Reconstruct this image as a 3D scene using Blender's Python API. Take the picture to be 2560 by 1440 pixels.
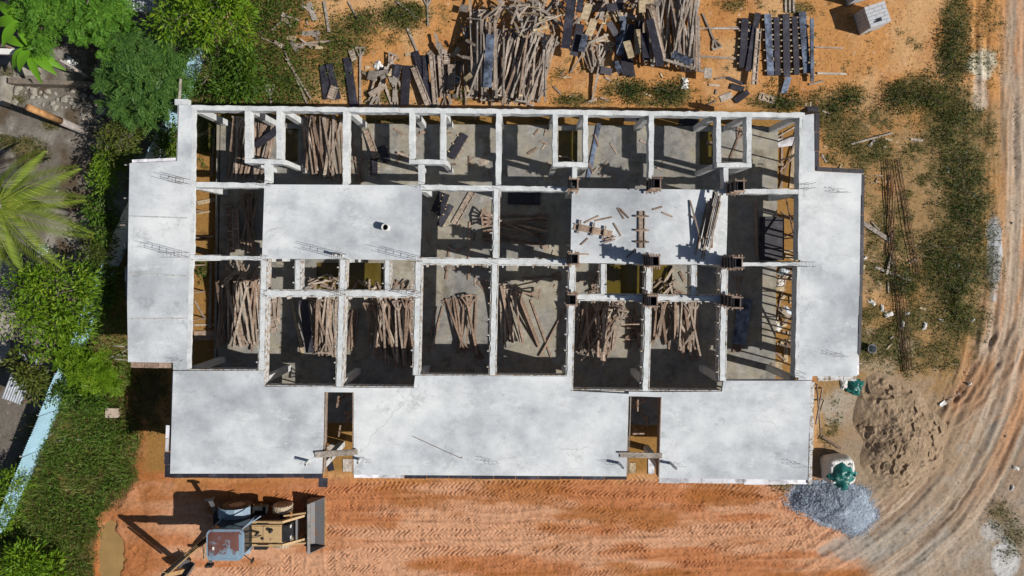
import bpy, math, random
import numpy as np
from mathutils import Vector, Matrix

# ------------------------------------------------------------------ scene, camera, light
for o in list(bpy.data.objects):
    bpy.data.objects.remove(o)
S = bpy.context.scene
C = S.collection
H = 33.2            # camera height above the ground (m)
F = 1740.0          # focal length in pixels of the 2560 px wide photograph
CX, CY = 1285.0, 640.0   # the point straight below the drone

cam_d = bpy.data.cameras.new('camera')
cam = bpy.data.objects.new('camera', cam_d); C.objects.link(cam)
cam.location = (0, 0, H)
cam_d.sensor_width = 36.0
cam_d.lens = F * 36.0 / 2560.0
cam_d.shift_x = (1280 - CX) / 2560.0
cam_d.shift_y = -(720 - CY) / 2560.0
cam_d.clip_end = 2000
S.camera = cam

ELEV = math.radians(43.5)
SA = math.radians(14.5)
sunv = Vector((math.cos(ELEV) * math.cos(SA), -math.cos(ELEV) * math.sin(SA), math.sin(ELEV)))
w = bpy.data.worlds.new('World'); S.world = w; w.use_nodes = True
nt = w.node_tree; nt.nodes.clear()
sky = nt.nodes.new('ShaderNodeTexSky'); sky.sky_type = 'NISHITA'; sky.sun_disc = False
sky.sun_elevation = ELEV; sky.sun_rotation = math.atan2(sunv.x, sunv.y)
bg = nt.nodes.new('ShaderNodeBackground'); bg.inputs[1].default_value = 0.05
wo = nt.nodes.new('ShaderNodeOutputWorld')
nt.links.new(sky.outputs[0], bg.inputs[0]); nt.links.new(bg.outputs[0], wo.inputs[0])
sd = bpy.data.lights.new('sun', 'SUN'); sd.energy = 5.0; sd.angle = math.radians(0.5); sd.color = (1.0, 0.955, 0.89)
sun = bpy.data.objects.new('sun', sd); C.objects.link(sun)
sun.rotation_euler = (-sunv).to_track_quat('-Z', 'Y').to_euler(); sun.location = sunv * 60
S.view_settings.view_transform = 'Standard'; S.view_settings.look = 'None'
S.view_settings.exposure = 0.0; S.view_settings.gamma = 1.0

random.seed(7)
RNG = np.random.default_rng(11)
ZS, ZF = 3.9, 0.5     # roof slab top, floor slab top

def P(px, py, z=0.0):
    k = (H - z) / F
    return Vector(((px - CX) * k, (CY - py) * k, z))

# ------------------------------------------------------------------ noise in numpy
_tabs = {}
def vn(x, y, s, seed=0):
    t = _tabs.get(seed)
    if t is None:
        t = np.random.default_rng(seed + 100).random((256, 256)).astype(np.float32); _tabs[seed] = t
    u = np.asarray(x) / s + 97.3; v = np.asarray(y) / s + 61.7
    i = np.floor(u).astype(int); j = np.floor(v).astype(int)
    fu = u - i; fv = v - j
    fu = fu * fu * (3 - 2 * fu); fv = fv * fv * (3 - 2 * fv)
    i0, i1, j0, j1 = i & 255, (i + 1) & 255, j & 255, (j + 1) & 255
    return (t[i0, j0] * (1 - fu) + t[i1, j0] * fu) * (1 - fv) + (t[i0, j1] * (1 - fu) + t[i1, j1] * fu) * fv
def fbm(x, y, s, seed=0, o=4):
    a, r, n = 1.0, 0.0, 0.0
    for k in range(o):
        r = r + a * vn(x, y, s / 2 ** k, seed + k); n += a; a *= 0.55
    return r / n
def sm(a, b, x):
    t = np.clip((np.asarray(x, dtype=float) - a) / (b - a), 0, 1)
    return t * t * (3 - 2 * t)

# ------------------------------------------------------------------ materials
def _noise(n, l, vec, scale, detail=5, rough=0.6):
    t = n.new('ShaderNodeTexNoise'); t.inputs['Scale'].default_value = scale
    t.inputs['Detail'].default_value = detail; t.inputs['Roughness'].default_value = rough
    if vec is not None: l.new(vec, t.inputs['Vector'])
    return t.outputs['Fac']
def _ramp(n, l, fac, stops):
    r = n.new('ShaderNodeValToRGB')
    e = r.color_ramp.elements
    while len(e) < len(stops): e.new(0.5)
    for i, (p, c) in enumerate(stops):
        e[i].position = p; e[i].color = (c[0], c[1], c[2], 1)
    l.new(fac, r.inputs[0])
    return r.outputs[0]
def _mixc(n, l, fac, a, b, mode='MIX'):
    m = n.new('ShaderNodeMix'); m.data_type = 'RGBA'; m.blend_type = mode
    for s, v in ((m.inputs[0], fac), (m.inputs[6], a), (m.inputs[7], b)):
        if isinstance(v, (int, float)): s.default_value = v
        elif isinstance(v, tuple): s.default_value = (v[0], v[1], v[2], 1)
        else: l.new(v, s)
    return m.outputs[2]
def _new(name, rough=0.85, spec=0.3):
    m = bpy.data.materials.new(name); m.use_nodes = True
    n, l = m.node_tree.nodes, m.node_tree.links
    b = n['Principled BSDF']; b.inputs['Roughness'].default_value = rough
    b.inputs['Specular IOR Level'].default_value = spec
    return m, n, l, b
def _bump(n, l, b, h, strength, dist):
    u = n.new('ShaderNodeBump'); u.inputs['Strength'].default_value = strength; u.inputs['Distance'].default_value = dist
    l.new(h, u.inputs['Height']); l.new(u.outputs[0], b.inputs['Normal'])
def _pos(n):
    return n.new('ShaderNodeNewGeometry').outputs['Position']

def mat_simple(name, c, rough=0.8, var=0.25, scale=3.0, spec=0.3, metal=0.0, bump=0.3):
    m, n, l, b = _new(name, rough, spec)
    tc = n.new('ShaderNodeTexCoord').outputs['Object']
    f = _noise(n, l, tc, scale, 6)
    col = _ramp(n, l, f, [(0.3, tuple(x * (1 - var) for x in c)), (0.7, tuple(min(1, x * (1 + var)) for x in c))])
    l.new(col, b.inputs['Base Color']); b.inputs['Metallic'].default_value = metal
    if bump: _bump(n, l, b, f, bump, 0.01)
    return m

def mat_wood(name, dark, light, obj_random=True, splash=0.0):
    m, n, l, b = _new(name, 0.85, 0.2)
    p = _pos(n)
    f = _noise(n, l, p, 9.0, 4)
    f2 = _noise(n, l, p, 1.3, 3)
    oi = n.new('ShaderNodeObjectInfo').outputs['Random']
    base = _ramp(n, l, oi, [(0.0, dark), (0.25, tuple(0.35 * a + .65 * c for a, c in zip(dark, light))), (0.6, tuple(.6 * a + .4 * c for a, c in zip(dark, light))), (1.0, light)])
    grain = _ramp(n, l, f, [(0.3, (0.55, 0.53, 0.5)), (0.7, (1.15, 1.15, 1.15))])
    c = _mixc(n, l, 1.0, base, grain, 'MULTIPLY')
    st = _ramp(n, l, f2, [(0.35, (0.62, 0.6, 0.58)), (0.6, (1.08, 1.08, 1.08))])
    c = _mixc(n, l, 0.8, c, st, 'MULTIPLY')
    if splash:
        f3 = _noise(n, l, p, 6.0, 8, 0.7)
        k = _ramp(n, l, f3, [(0.5 - splash, (0, 0, 0)), (0.56 - splash * .6, (1, 1, 1))])
        c = _mixc(n, l, k, c, (0.55, 0.56, 0.56))
    l.new(c, b.inputs['Base Color'])
    _bump(n, l, b, f, 0.4, 0.01)
    return m

def mat_film(name, tint=(0.022, 0.021, 0.028), scuff=(0.07, 0.07, 0.085), amt=0.58, rough=0.5):
    m, n, l, b = _new(name, rough, 0.3)
    p = _pos(n)
    f = _noise(n, l, p, 2.2, 9, 0.72)
    f2 = _noise(n, l, p, 14.0, 6, 0.7)
    oi = n.new('ShaderNodeObjectInfo').outputs['Random']
    k = _ramp(n, l, f, [(amt - 0.08, (0, 0, 0)), (amt + 0.16, (1, 1, 1))])
    c = _mixc(n, l, k, tint, scuff)
    k2 = _ramp(n, l, f2, [(0.62, (0, 0, 0)), (0.72, (0.5, 0.5, 0.5))])
    c = _mixc(n, l, k2, c, (0.3, 0.3, 0.31))
    rr = _ramp(n, l, oi, [(0, (0.8, 0.78, 0.8)), (1, (1.5, 1.45, 1.5))])
    c = _mixc(n, l, 1.0, c, rr, 'MULTIPLY')
    l.new(c, b.inputs['Base Color'])
    _bump(n, l, b, f2, 0.15, 0.01)
    return m

def mat_slab():
    m, n, l, b = _new('roof_concrete', 0.9, 0.2)
    p = _pos(n)
    big = _noise(n, l, p, 0.26, 8, 0.58)
    mid = _noise(n, l, p, 1.6, 8, 0.68)
    fine = _noise(n, l, p, 16, 6, 0.7)
    c = _ramp(n, l, big, [(0.34, (0.39, 0.41, 0.43)), (0.44, (0.50, 0.525, 0.545)), (0.53, (0.605, 0.63, 0.645)), (0.66, (0.69, 0.71, 0.71))])
    k = _ramp(n, l, mid, [(0.33, (0.86, 0.865, 0.87)), (0.5, (0.98, 0.98, 0.98)), (0.7, (1.05, 1.05, 1.05))])
    c = _mixc(n, l, 1.0, c, k, 'MULTIPLY')
    k = _ramp(n, l, fine, [(0.25, (0.84, 0.84, 0.84)), (0.5, (1, 1, 1))])
    c = _mixc(n, l, 0.8, c, k, 'MULTIPLY')
    # soft trowel arcs and damp blots with an outline of their own
    wv = n.new('ShaderNodeTexWave'); wv.wave_type = 'RINGS'; wv.inputs['Scale'].default_value = 0.11
    wv.inputs['Distortion'].default_value = 14; wv.inputs['Detail'].default_value = 5; wv.inputs['Detail Roughness'].default_value = .6; l.new(p, wv.inputs['Vector'])
    k = _ramp(n, l, wv.outputs['Fac'], [(0.0, (0.86, 0.87, 0.88)), (0.35, (1, 1, 1))])
    c = _mixc(n, l, 0.55, c, k, 'MULTIPLY')
    mp = n.new('ShaderNodeMapping'); mp.inputs['Rotation'].default_value = (0, 0, .6); mp.inputs['Scale'].default_value = (.75, 1.3, 1); l.new(p, mp.inputs['Vector'])
    sk = _noise(n, l, mp.outputs[0], .7, 9, .66)
    k = _ramp(n, l, sk, [(.36, (.80, .805, .82)), (.48, (.97, .97, .98)), (.68, (1.06, 1.06, 1.05))])
    c = _mixc(n, l, .85, c, k, 'MULTIPLY')
    bl = _noise(n, l, p, 0.55, 10, 0.78)
    k = _ramp(n, l, bl, [(0.585, (1, 1, 1)), (0.605, (0.84, 0.85, 0.84)), (.72, (.66, .66, .64))])
    c = _mixc(n, l, 0.95, c, k, 'MULTIPLY')
    # pale laitance skins with ragged edges
    la = _noise(n, l, mp.outputs[0], .9, 12, .8)
    k = _ramp(n, l, la, [(.57, (0, 0, 0)), (.60, (.3, .3, .3)), (.72, (.6, .6, .6))])
    c = _mixc(n, l, k, c, (.70, .715, .71))
    # grimy pepper in patches
    pe = _noise(n, l, p, 9, 8, .8)
    k1 = _ramp(n, l, pe, [(.36, (1, 1, 1)), (.44, (0, 0, 0))]); k2 = _ramp(n, l, sk, [(.40, (.75, .75, .75)), (.52, (0, 0, 0))])
    k = _mixc(n, l, 1.0, k1, k2, 'MULTIPLY'); c = _mixc(n, l, k, c, (.30, .305, .31))
    # long straight-edge scratches
    sm_ = n.new('ShaderNodeMapping'); sm_.inputs['Rotation'].default_value = (0, 0, -.35); sm_.inputs['Scale'].default_value = (.12, 5.0, 1); l.new(p, sm_.inputs['Vector'])
    sc_ = _noise(n, l, sm_.outputs[0], 2.2, 4, .6)
    k = _ramp(n, l, sc_, [(.29, (.84, .84, .85)), (.34, (1, 1, 1)), (.66, (1, 1, 1)), (.7, (1.06, 1.06, 1.06))])
    c = _mixc(n, l, .8, c, k, 'MULTIPLY')
    # a few wandering cracks
    vo = n.new('ShaderNodeTexVoronoi'); vo.feature = 'DISTANCE_TO_EDGE'; vo.inputs['Scale'].default_value = 0.16
    va = n.new('ShaderNodeVectorMath'); va.operation = 'ADD'
    nz = n.new('ShaderNodeTexNoise'); nz.inputs['Scale'].default_value = .9; nz.inputs['Detail'].default_value = 8; l.new(p, nz.inputs['Vector'])
    l.new(p, va.inputs[0]); l.new(nz.outputs['Color'], va.inputs[1]); l.new(va.outputs[0], vo.inputs['Vector'])
    k1 = _ramp(n, l, vo.outputs['Distance'], [(0.0, (.6, .6, .6)), (0.0035, (0, 0, 0))]); k2 = _ramp(n, l, big, [(0.52, (0, 0, 0)), (0.6, (1, 1, 1))])
    k = _mixc(n, l, 1.0, k1, k2, 'MULTIPLY'); c = _mixc(n, l, k, c, (0.33, 0.33, 0.33))
    l.new(c, b.inputs['Base Color'])
    _bump(n, l, b, fine, 0.25, 0.01)
    return m

def mat_beam():
    m, n, l, b = _new('beam_concrete', 0.9, 0.2)
    p = _pos(n)
    f = _noise(n, l, p, 2.0, 8, 0.7); g = _noise(n, l, p, 11, 6, 0.72)
    c = _ramp(n, l, f, [(0.32, (0.43, 0.445, 0.45)), (0.5, (0.56, 0.58, 0.585)), (0.68, (0.68, 0.70, 0.70))])
    k = _ramp(n, l, g, [(0.33, (0.34, 0.32, 0.30)), (0.43, (1, 1, 1))])
    c = _mixc(n, l, 0.75, c, k, 'MULTIPLY')
    q = _noise(n, l, p, 4.5, 9, .78); k = _ramp(n, l, q, [(.33, (.45, .43, .40)), (.40, (1, 1, 1))]); c = _mixc(n, l, .8, c, k, 'MULTIPLY')
    l.new(c, b.inputs['Base Color']); _bump(n, l, b, g, 0.3, 0.012)
    return m

def mat_floor():
    m, n, l, b = _new('floor_concrete', 0.85, 0.3)
    p = _pos(n)
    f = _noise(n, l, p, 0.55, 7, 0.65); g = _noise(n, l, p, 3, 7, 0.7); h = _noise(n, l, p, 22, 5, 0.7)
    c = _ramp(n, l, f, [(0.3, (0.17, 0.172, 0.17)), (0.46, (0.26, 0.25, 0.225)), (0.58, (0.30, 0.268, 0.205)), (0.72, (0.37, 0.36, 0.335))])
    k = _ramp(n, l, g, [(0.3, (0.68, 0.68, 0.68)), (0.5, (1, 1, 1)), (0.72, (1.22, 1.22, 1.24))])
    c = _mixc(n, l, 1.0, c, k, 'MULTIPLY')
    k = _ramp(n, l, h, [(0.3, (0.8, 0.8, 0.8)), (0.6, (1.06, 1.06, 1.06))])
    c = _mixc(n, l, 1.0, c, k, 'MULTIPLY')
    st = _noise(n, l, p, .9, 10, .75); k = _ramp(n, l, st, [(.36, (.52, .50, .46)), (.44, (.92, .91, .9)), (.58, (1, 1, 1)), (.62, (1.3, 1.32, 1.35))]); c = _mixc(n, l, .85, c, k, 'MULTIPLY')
    l.new(c, b.inputs['Base Color']); _bump(n, l, b, h, 0.3, 0.01)
    return m

def mat_ground():
    m, n, l, b = _new('ground_soil', 0.95, 0.1)
    p = _pos(n)
    a = n.new('ShaderNodeAttribute'); a.attribute_name = 'soil'
    f = _noise(n, l, p, 7, 8, 0.75); g = _noise(n, l, p, 30, 5, 0.75)
    k = _ramp(n, l, f, [(0.28, (0.62, 0.60, 0.58)), (0.5, (1, 1, 1)), (0.72, (1.22, 1.2, 1.18))])
    c = _mixc(n, l, 1.0, a.outputs['Color'], k, 'MULTIPLY')
    k = _ramp(n, l, g, [(0.3, (0.75, 0.74, 0.73)), (0.5, (1, 1, 1)), (0.75, (1.2, 1.2, 1.2))])
    c = _mixc(n, l, 0.9, c, k, 'MULTIPLY')
    l.new(c, b.inputs['Base Color'])
    ad = n.new('ShaderNodeMath'); ad.operation = 'ADD'; l.new(f, ad.inputs[0]); l.new(g, ad.inputs[1])
    _bump(n, l, b, ad.outputs[0], 0.6, 0.035)
    return m

def mat_leaf(name, c1, c2, c3=None, trans=0.35):
    m, n, l, b = _new(name, 0.55, 0.25)
    g = n.new('ShaderNodeNewGeometry')
    p = g.outputs['Position']
    f = _noise(n, l, p, 1.1, 3)
    ad = n.new('ShaderNodeMath'); ad.operation = 'MULTIPLY_ADD'
    l.new(g.outputs['Random Per Island'], ad.inputs[0]); ad.inputs[1].default_value = 0.55
    sc = n.new('ShaderNodeMath'); sc.operation = 'MULTIPLY'; sc.inputs[1].default_value = 0.5; l.new(f, sc.inputs[0])
    l.new(sc.outputs[0], ad.inputs[2])
    st = [(0.15, c1), (0.65, c2)]
    if c3: st.append((0.9, c3))
    c = _ramp(n, l, ad.outputs[0], st)
    l.new(c, b.inputs['Base Color'])
    tr = n.new('ShaderNodeBsdfTranslucent'); l.new(c, tr.inputs[0])
    mx = n.new('ShaderNodeMixShader'); mx.inputs[0].default_value = trans
    l.new(b.outputs[0], mx.inputs[1]); l.new(tr.outputs[0], mx.inputs[2])
    l.new(mx.outputs[0], n['Material Output'].inputs[0])
    return m

def mat_rusty(name, paint, rust=(0.16, 0.055, 0.03), amt=0.5, rough=0.5, scale=1.6):
    m, n, l, b = _new(name, rough, 0.5)
    tc = n.new('ShaderNodeTexCoord').outputs['Object']
    f = _noise(n, l, tc, scale, 9, 0.65); g = _noise(n, l, tc, 18, 5, 0.7)
    k = _ramp(n, l, f, [(amt - 0.03, (0, 0, 0)), (amt + 0.03, (1, 1, 1))])
    c = _mixc(n, l, k, paint, rust)
    k = _ramp(n, l, g, [(0.3, (0.7, 0.7, 0.7)), (0.6, (1.08, 1.08, 1.08))])
    c = _mixc(n, l, 1.0, c, k, 'MULTIPLY')
    l.new(c, b.inputs['Base Color'])
    return m

M = {}
M['slab'] = mat_slab(); M['beam'] = mat_beam(); M['floor'] = mat_floor(); M['ground'] = mat_ground()
M['wood'] = mat_wood('weathered_timber', (0.25, 0.195, 0.16), (0.54, 0.455, 0.38))
M['wood_brown'] = mat_wood('stained_timber', (0.18, 0.125, 0.095), (0.44, 0.325, 0.25))
M['wood_grey'] = mat_wood('grey_timber', (0.24, 0.21, 0.185), (0.52, 0.465, 0.41))
M['wood_pale'] = mat_wood('pale_plywood', (0.40, 0.31, 0.20), (0.60, 0.49, 0.33))
M['wood_splash'] = mat_wood('splashed_timber', (0.30, 0.22, 0.15), (0.52, 0.41, 0.29), splash=0.06)
M['film'] = mat_film('black_film_plywood')
M['film_blue'] = mat_film('worn_film_plywood', (0.03, 0.034, 0.045), (0.17, 0.22, 0.30), 0.47, 0.42)
M['film_white'] = mat_film('splashed_film_plywood', (0.16, 0.16, 0.17), (0.58, 0.59, 0.6), 0.38, 0.7)
M['steel_rust'] = mat_simple('rusty_rebar', (0.10, 0.055, 0.035), 0.8, 0.3, 12)
M['galv'] = mat_simple('zinc_sheet', (0.33, 0.35, 0.38), 0.45, 0.2, 4, 0.5, 0.4)
M['blue'] = mat_simple('blue_painted_sheet', (0.36, 0.56, 0.68), 0.5, 0.14, 1.3, 0.4)
M['water'] = mat_simple('muddy_water', (0.095, 0.070, 0.012), 0.12, 0.3, 1.2, 0.5, 0, 0)
M['puddle'] = mat_simple('puddle_water', (0.30, 0.19, 0.075), 0.1, 0.15, 1.0, 0.5, 0, 0)
M['pvc'] = mat_simple('white_plastic', (0.72, 0.72, 0.70), 0.4, 0.08, 5)
M['black'] = mat_simple('dark_void', (0.012, 0.012, 0.012), 0.9, 0.2, 5)
M['block'] = mat_simple('grey_block', (0.47, 0.48, 0.50), 0.9, 0.12, 5)
M['stone'] = mat_simple('rubble_stone', (0.29, 0.265, 0.225), 0.9, 0.35, 3)
M['bark'] = mat_simple('bark', (0.17, 0.14, 0.11), 0.9, 0.35, 6)
M['trunkgrey'] = mat_simple('grey_palm_bark', (0.30, 0.27, 0.25), 0.9, 0.25, 5)
M['trunklit_rust'] = mat_simple('sunlit_palm_bark', (0.40, 0.21, 0.09), 0.9, 0.35, 5)
M['bag'] = mat_simple('white_woven_bag', (0.66, 0.65, 0.62), 0.7, 0.12, 6)
M['tarp'] = mat_simple('green_tarpaulin', (0.012, 0.13, 0.115), 0.4, 0.4, 3, 0.5)
M['plastic_bluewhite'] = mat_simple('pale_plastic', (0.55, 0.62, 0.68), 0.4, 0.1, 4)
M['brown_block'] = mat_simple('pinkish_block', (0.45, 0.36, 0.29), 0.9, 0.2, 4)

# ------------------------------------------------------------------ object helpers
def link(o, parent=None):
    C.objects.link(o)
    if parent is not None: o.parent = parent
    return o
def tag(o, label=None, cat=None, group=None, kind=None):
    if label: o['label'] = label
    if cat: o['category'] = cat
    if group: o['group'] = group
    if kind: o['kind'] = kind
    return o
def empty(name, loc=(0, 0, 0), rz=0.0, label=None, cat=None, group=None):
    o = bpy.data.objects.new(name, None); o.empty_display_size = 0.3
    o.location = loc; o.rotation_euler = (0, 0, rz); link(o)
    return tag(o, label, cat, group)

class MB:
    def __init__(s): s.v = []; s.f = []
    def add(s, vs, fs):
        b = len(s.v); s.v.extend([tuple(v) for v in vs]); s.f.extend([tuple(i + b for i in f) for f in fs]); return s
    def box(s, c, d, R=None):
        x, y, z = d[0] / 2, d[1] / 2, d[2] / 2
        vs = [Vector(q) for q in ((-x, -y, -z), (x, -y, -z), (x, y, -z), (-x, y, -z), (-x, -y, z), (x, -y, z), (x, y, z), (-x, y, z))]
        if R is not None: vs = [R @ v for v in vs]
        c = Vector(c)
        return s.add([v + c for v in vs], [(0, 3, 2, 1), (4, 5, 6, 7), (0, 1, 5, 4), (1, 2, 6, 5), (2, 3, 7, 6), (3, 0, 4, 7)])
    def bar(s, a, b, w, h, up=(0, 0, 1)):
        a, b = Vector(a), Vector(b); d = b - a; L = d.length
        if L < 1e-6: return s
        x = d / L; u = Vector(up)
        if abs(x.dot(u)) > 0.97: u = Vector((0, 1, 0))
        y = u.cross(x).normalized(); z = x.cross(y)
        return s.box((a + b) / 2, (L, w, h), Matrix((x, y, z)).transposed())
    def prism(s, poly, z0, z1):
        n = len(poly)
        a = sum(poly[i][0] * poly[(i + 1) % n][1] - poly[(i + 1) % n][0] * poly[i][1] for i in range(n))
        if a < 0: poly = poly[::-1]
        vs = [(p[0], p[1], z0) for p in poly] + [(p[0], p[1], z1) for p in poly]
        fs = [tuple(range(n))[::-1], tuple(range(n, 2 * n))] + [(i, (i + 1) % n, n + (i + 1) % n, n + i) for i in range(n)]
        return s.add(vs, fs)
    def tube(s, pts, rad, n=8, cap=True):
        pts = [Vector(p) for p in pts]
        if isinstance(rad, (int, float)): rad = [rad] * len(pts)
        b = len(s.v); x = None
        for i, p in enumerate(pts):
            d = (pts[min(i + 1, len(pts) - 1)] - pts[max(i - 1, 0)]).normalized()
            if x is None:
                x = d.orthogonal().normalized()
            x = (x - d * x.dot(d)).normalized(); y = d.cross(x)
            for k in range(n):
                a = 2 * math.pi * k / n
                s.v.append(tuple(p + (x * math.cos(a) + y * math.sin(a)) * rad[i]))
        for i in range(len(pts) - 1):
            for k in range(n):
                s.f.append((b + i * n + k, b + i * n + (k + 1) % n, b + (i + 1) * n + (k + 1) % n, b + (i + 1) * n + k))
        if cap:
            s.f.append(tuple(b + k for k in range(n))[::-1]); s.f.append(tuple(b + (len(pts) - 1) * n + k for k in range(n)))
        return s
    def mesh(s, name, mat, smooth=False):
        me = bpy.data.meshes.new(name); me.from_pydata(s.v, [], s.f); me.update()
        if mat is not None: me.materials.append(mat)
        if smooth: me.polygons.foreach_set('use_smooth', [True] * len(me.polygons))
        return me
    def build(s, name, mat, parent=None, loc=None, smooth=False):
        o = bpy.data.objects.new(name, s.mesh(name, mat, smooth))
        if loc is not None:
            me = o.data; me.transform(Matrix.Translation(-Vector(loc)))
            if parent is None: o.location = loc
        return link(o, parent)

def np_mesh(name, V, Fq, mat, smooth=False):
    me = bpy.data.meshes.new(name)
    V = np.ascontiguousarray(V, dtype=np.float32); Fq = np.ascontiguousarray(Fq, dtype=np.int32)
    k = Fq.shape[1]
    me.vertices.add(len(V)); me.vertices.foreach_set('co', V.ravel())
    me.loops.add(Fq.size); me.loops.foreach_set('vertex_index', Fq.ravel())
    me.polygons.add(len(Fq)); me.polygons.foreach_set('loop_start', np.arange(0, Fq.size, k, dtype=np.int32))
    me.polygons.foreach_set('loop_total', np.full(len(Fq), k, dtype=np.int32))
    me.update(calc_edges=True)
    if smooth: me.polygons.foreach_set('use_smooth', np.ones(len(Fq), dtype=bool))
    if mat is not None: me.materials.append(mat)
    return me

# ------------------------------------------------------------------ the ground
def fence_x(py): return 530 - (py - 110) * 0.417       # base line of the blue fence
ROAD_Y = [-400, 0, 300, 500, 700, 800, 900, 1000, 1100, 1190, 1230, 1330, 1440, 1800]
ROAD_X = [2500, 2492, 2490, 2482, 2468, 2440, 2395, 2330, 2190, 2060, 2050, 2105, 2165, 2260]

BLOBS = [  # weeds: centre, radii, density (pixels of the photo, ground level)
 (650,110,120,150,1),(700,215,90,60,.9),(560,235,150,40,1),(850,120,60,70,.9),(900,60,45,40,.8),(1010,40,50,35,1),(1095,45,30,30,.6),
 (850,180,45,55,.9),(720,60,70,80,.55),(990,235,70,30,.6),(1240,30,30,30,.5),(760,190,60,60,.6),(1160,240,40,25,.5),
 (1570,225,55,25,.85),(1680,235,55,30,.95),(1430,250,45,15,.7),(1400,185,40,18,.35),(1620,255,160,14,.6),(1945,255,70,20,.8),(1840,12,60,15,.6),(2000,22,35,20,.6),
 (2120,240,50,30,.6),(2060,275,60,45,.8),(2300,230,75,40,1),(2390,50,30,60,1),(2385,150,40,80,.85),(2370,300,60,110,.9),(2405,420,60,80,1),(2410,510,65,60,.85),
 (2385,650,95,110,1),(2255,705,45,40,.95),(2410,800,55,60,.75),(2280,800,55,60,.65),(2330,870,90,50,.55),(2130,330,60,60,.6),(2160,400,45,40,.55),
 (2220,300,90,60,.35),(2200,560,35,60,.45),(2100,310,45,40,.5),(2480,80,40,120,.4),(2470,350,30,150,.45),(2100,380,50,50,.4),(2250,560,50,90,.4),(2180,650,60,60,.35),
 (2260,905,70,40,.55),(2530,1345,45,60,.45),(2500,1290,35,40,.5),(2090,1050,22,55,.5),(2060,1110,20,40,.4),(2230,420,60,60,.4),(1960,1215,40,18,.45),
 (515,350,22,50,1),(515,410,20,20,.7),(515,300,24,14,1),(510,675,18,25,.7),(530,610,10,15,.5),(1160,302,70,7,.7),(950,302,70,7,.7),(690,940,26,20,.9),(1360,302,25,8,.6),
 (60,360,45,20,.9),(20,350,30,20,.8),(90,385,30,16,.9),(30,250,40,12,.6),(130,310,22,14,.9),(20,180,30,16,.5),(370,1000,50,80,.85),(300,1150,40,90,.9),(340,1120,16,40,.5),(1990,850,10,30,.5)]
def weed_density(px, py):
    d = np.zeros_like(px)
    for (cx, cy, rx, ry, k) in BLOBS:
        q = ((px - cx) / rx) ** 2 + ((py - cy) / ry) ** 2
        d = np.maximum(d, k * np.exp(-q * 0.75) * 1.15)
    n = fbm(px, py, 46, 31)
    d = d * sm(0.28, 0.62, n + d * 0.25)
    # west side, between the fence and the building
    ge = np.interp(py, [-200, 300, 480, 900, 1000, 1100, 1200, 1240, 1300, 1440, 1700], [520, 450, 330, 330, 320, 345, 335, 290, 245, 235, 240])
    west = sm(-30, 30, px - fence_x(py) + 20) * sm(18, -18, px - ge + (n - .5) * 60)
    d = np.maximum(d, west)
    sp = sm(0.60, 0.75, fbm(px, py, 24, 77)) * 0.45
    ne = sm(2030, 2060, px) * sm(2500, 2440, px) * sm(960, 900, py) + sm(640, 700, px) * sm(2330, 2250, px) * sm(255, 215, py)
    d = np.maximum(d, sp * np.clip(ne, 0, 1))
    ea = sm(2040, 2070, px) * sm(2500, 2440, px) * sm(230, 300, py) * sm(960, 880, py)
    d = np.maximum(d, ea * sm(.42, .66, fbm(px, py, 60, 79)) * .75)
    return np.clip(d, 0, 1)

TRACKS = []   # (list of pixel points, width m, amplitude m, direction)
def trk(pts, w=0.46, a=0.05, d=1): TRACKS.append((pts, w, a, d))
for (y0, y1, y2, x0, x1, w_, d_) in [
    (1213, 1206, 1216, 860, 2010, .42, 1), (1243, 1236, 1240, 640, 1990, .60, -1), (1264, 1262, 1268, 810, 2060, .50, 1),
    (1295, 1308, 1330, 800, 1990, .35, -1), (1322, 1324, 1300, 800, 2050, .52, 1), (1343, 1338, 1340, 900, 2120, .42, -1),
    (1368, 1371, 1352, 830, 2060, .52, 1), (1392, 1386, 1378, 820, 2000, .55, -1), (1412, 1408, 1420, 830, 1800, .42, 1),
    (1432, 1428, 1405, 560, 2090, .46, -1), (1416, 1420, 1428, 520, 720, .42, 1)]:
    trk([(x0, y0), ((x0 + x1) / 2, y1), (x1, y2)], w_, .05, d_)
trk([(712, 1372), (716, 1450)], .42, .05, 1); trk([(748, 1372), (745, 1450)], .55, .055, -1); trk([(822, 1345), (826, 1450)], .45, .05, 1)
trk([(1690, 1205), (1800, 1260), (1960, 1300)], .5, .05, 1); trk([(870, 1240), (1000, 1225), (1150, 1214)], .4, .045, -1)
trk([(1010, 1440), (1250, 1395), (1500, 1330)], .44, .045, -1); trk([(1180, 1215), (1420, 1262), (1720, 1345)], .4, .04, 1); trk([(1450, 1440), (1750, 1400), (2080, 1330)], .46, .045, 1); trk([(1890, 1210), (1990, 1290), (2030, 1400)], .44, .045, -1)
trk([(800, 1345), (900, 1380), (1010, 1425)], .42, .045, 1)
trk([(2545, 230), (2535, 330), (2538, 440)], .55, .05, 1); trk([(2300, 1060), (2400, 960), (2470, 850)], .5, .05, -1)

def smooth_poly(pts, n=40):
    p = np.array(pts, float)
    if len(p) == 2: t = np.linspace(0, 1, n)[:, None]; return p[0] * (1 - t) + p[1] * t
    t = np.linspace(0, 1, n)[:, None]; c = 2 * p[1] - .5 * (p[0] + p[2])
    return (1 - t) ** 2 * p[0] + 2 * t * (1 - t) * c + t * t * p[2]

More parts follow.
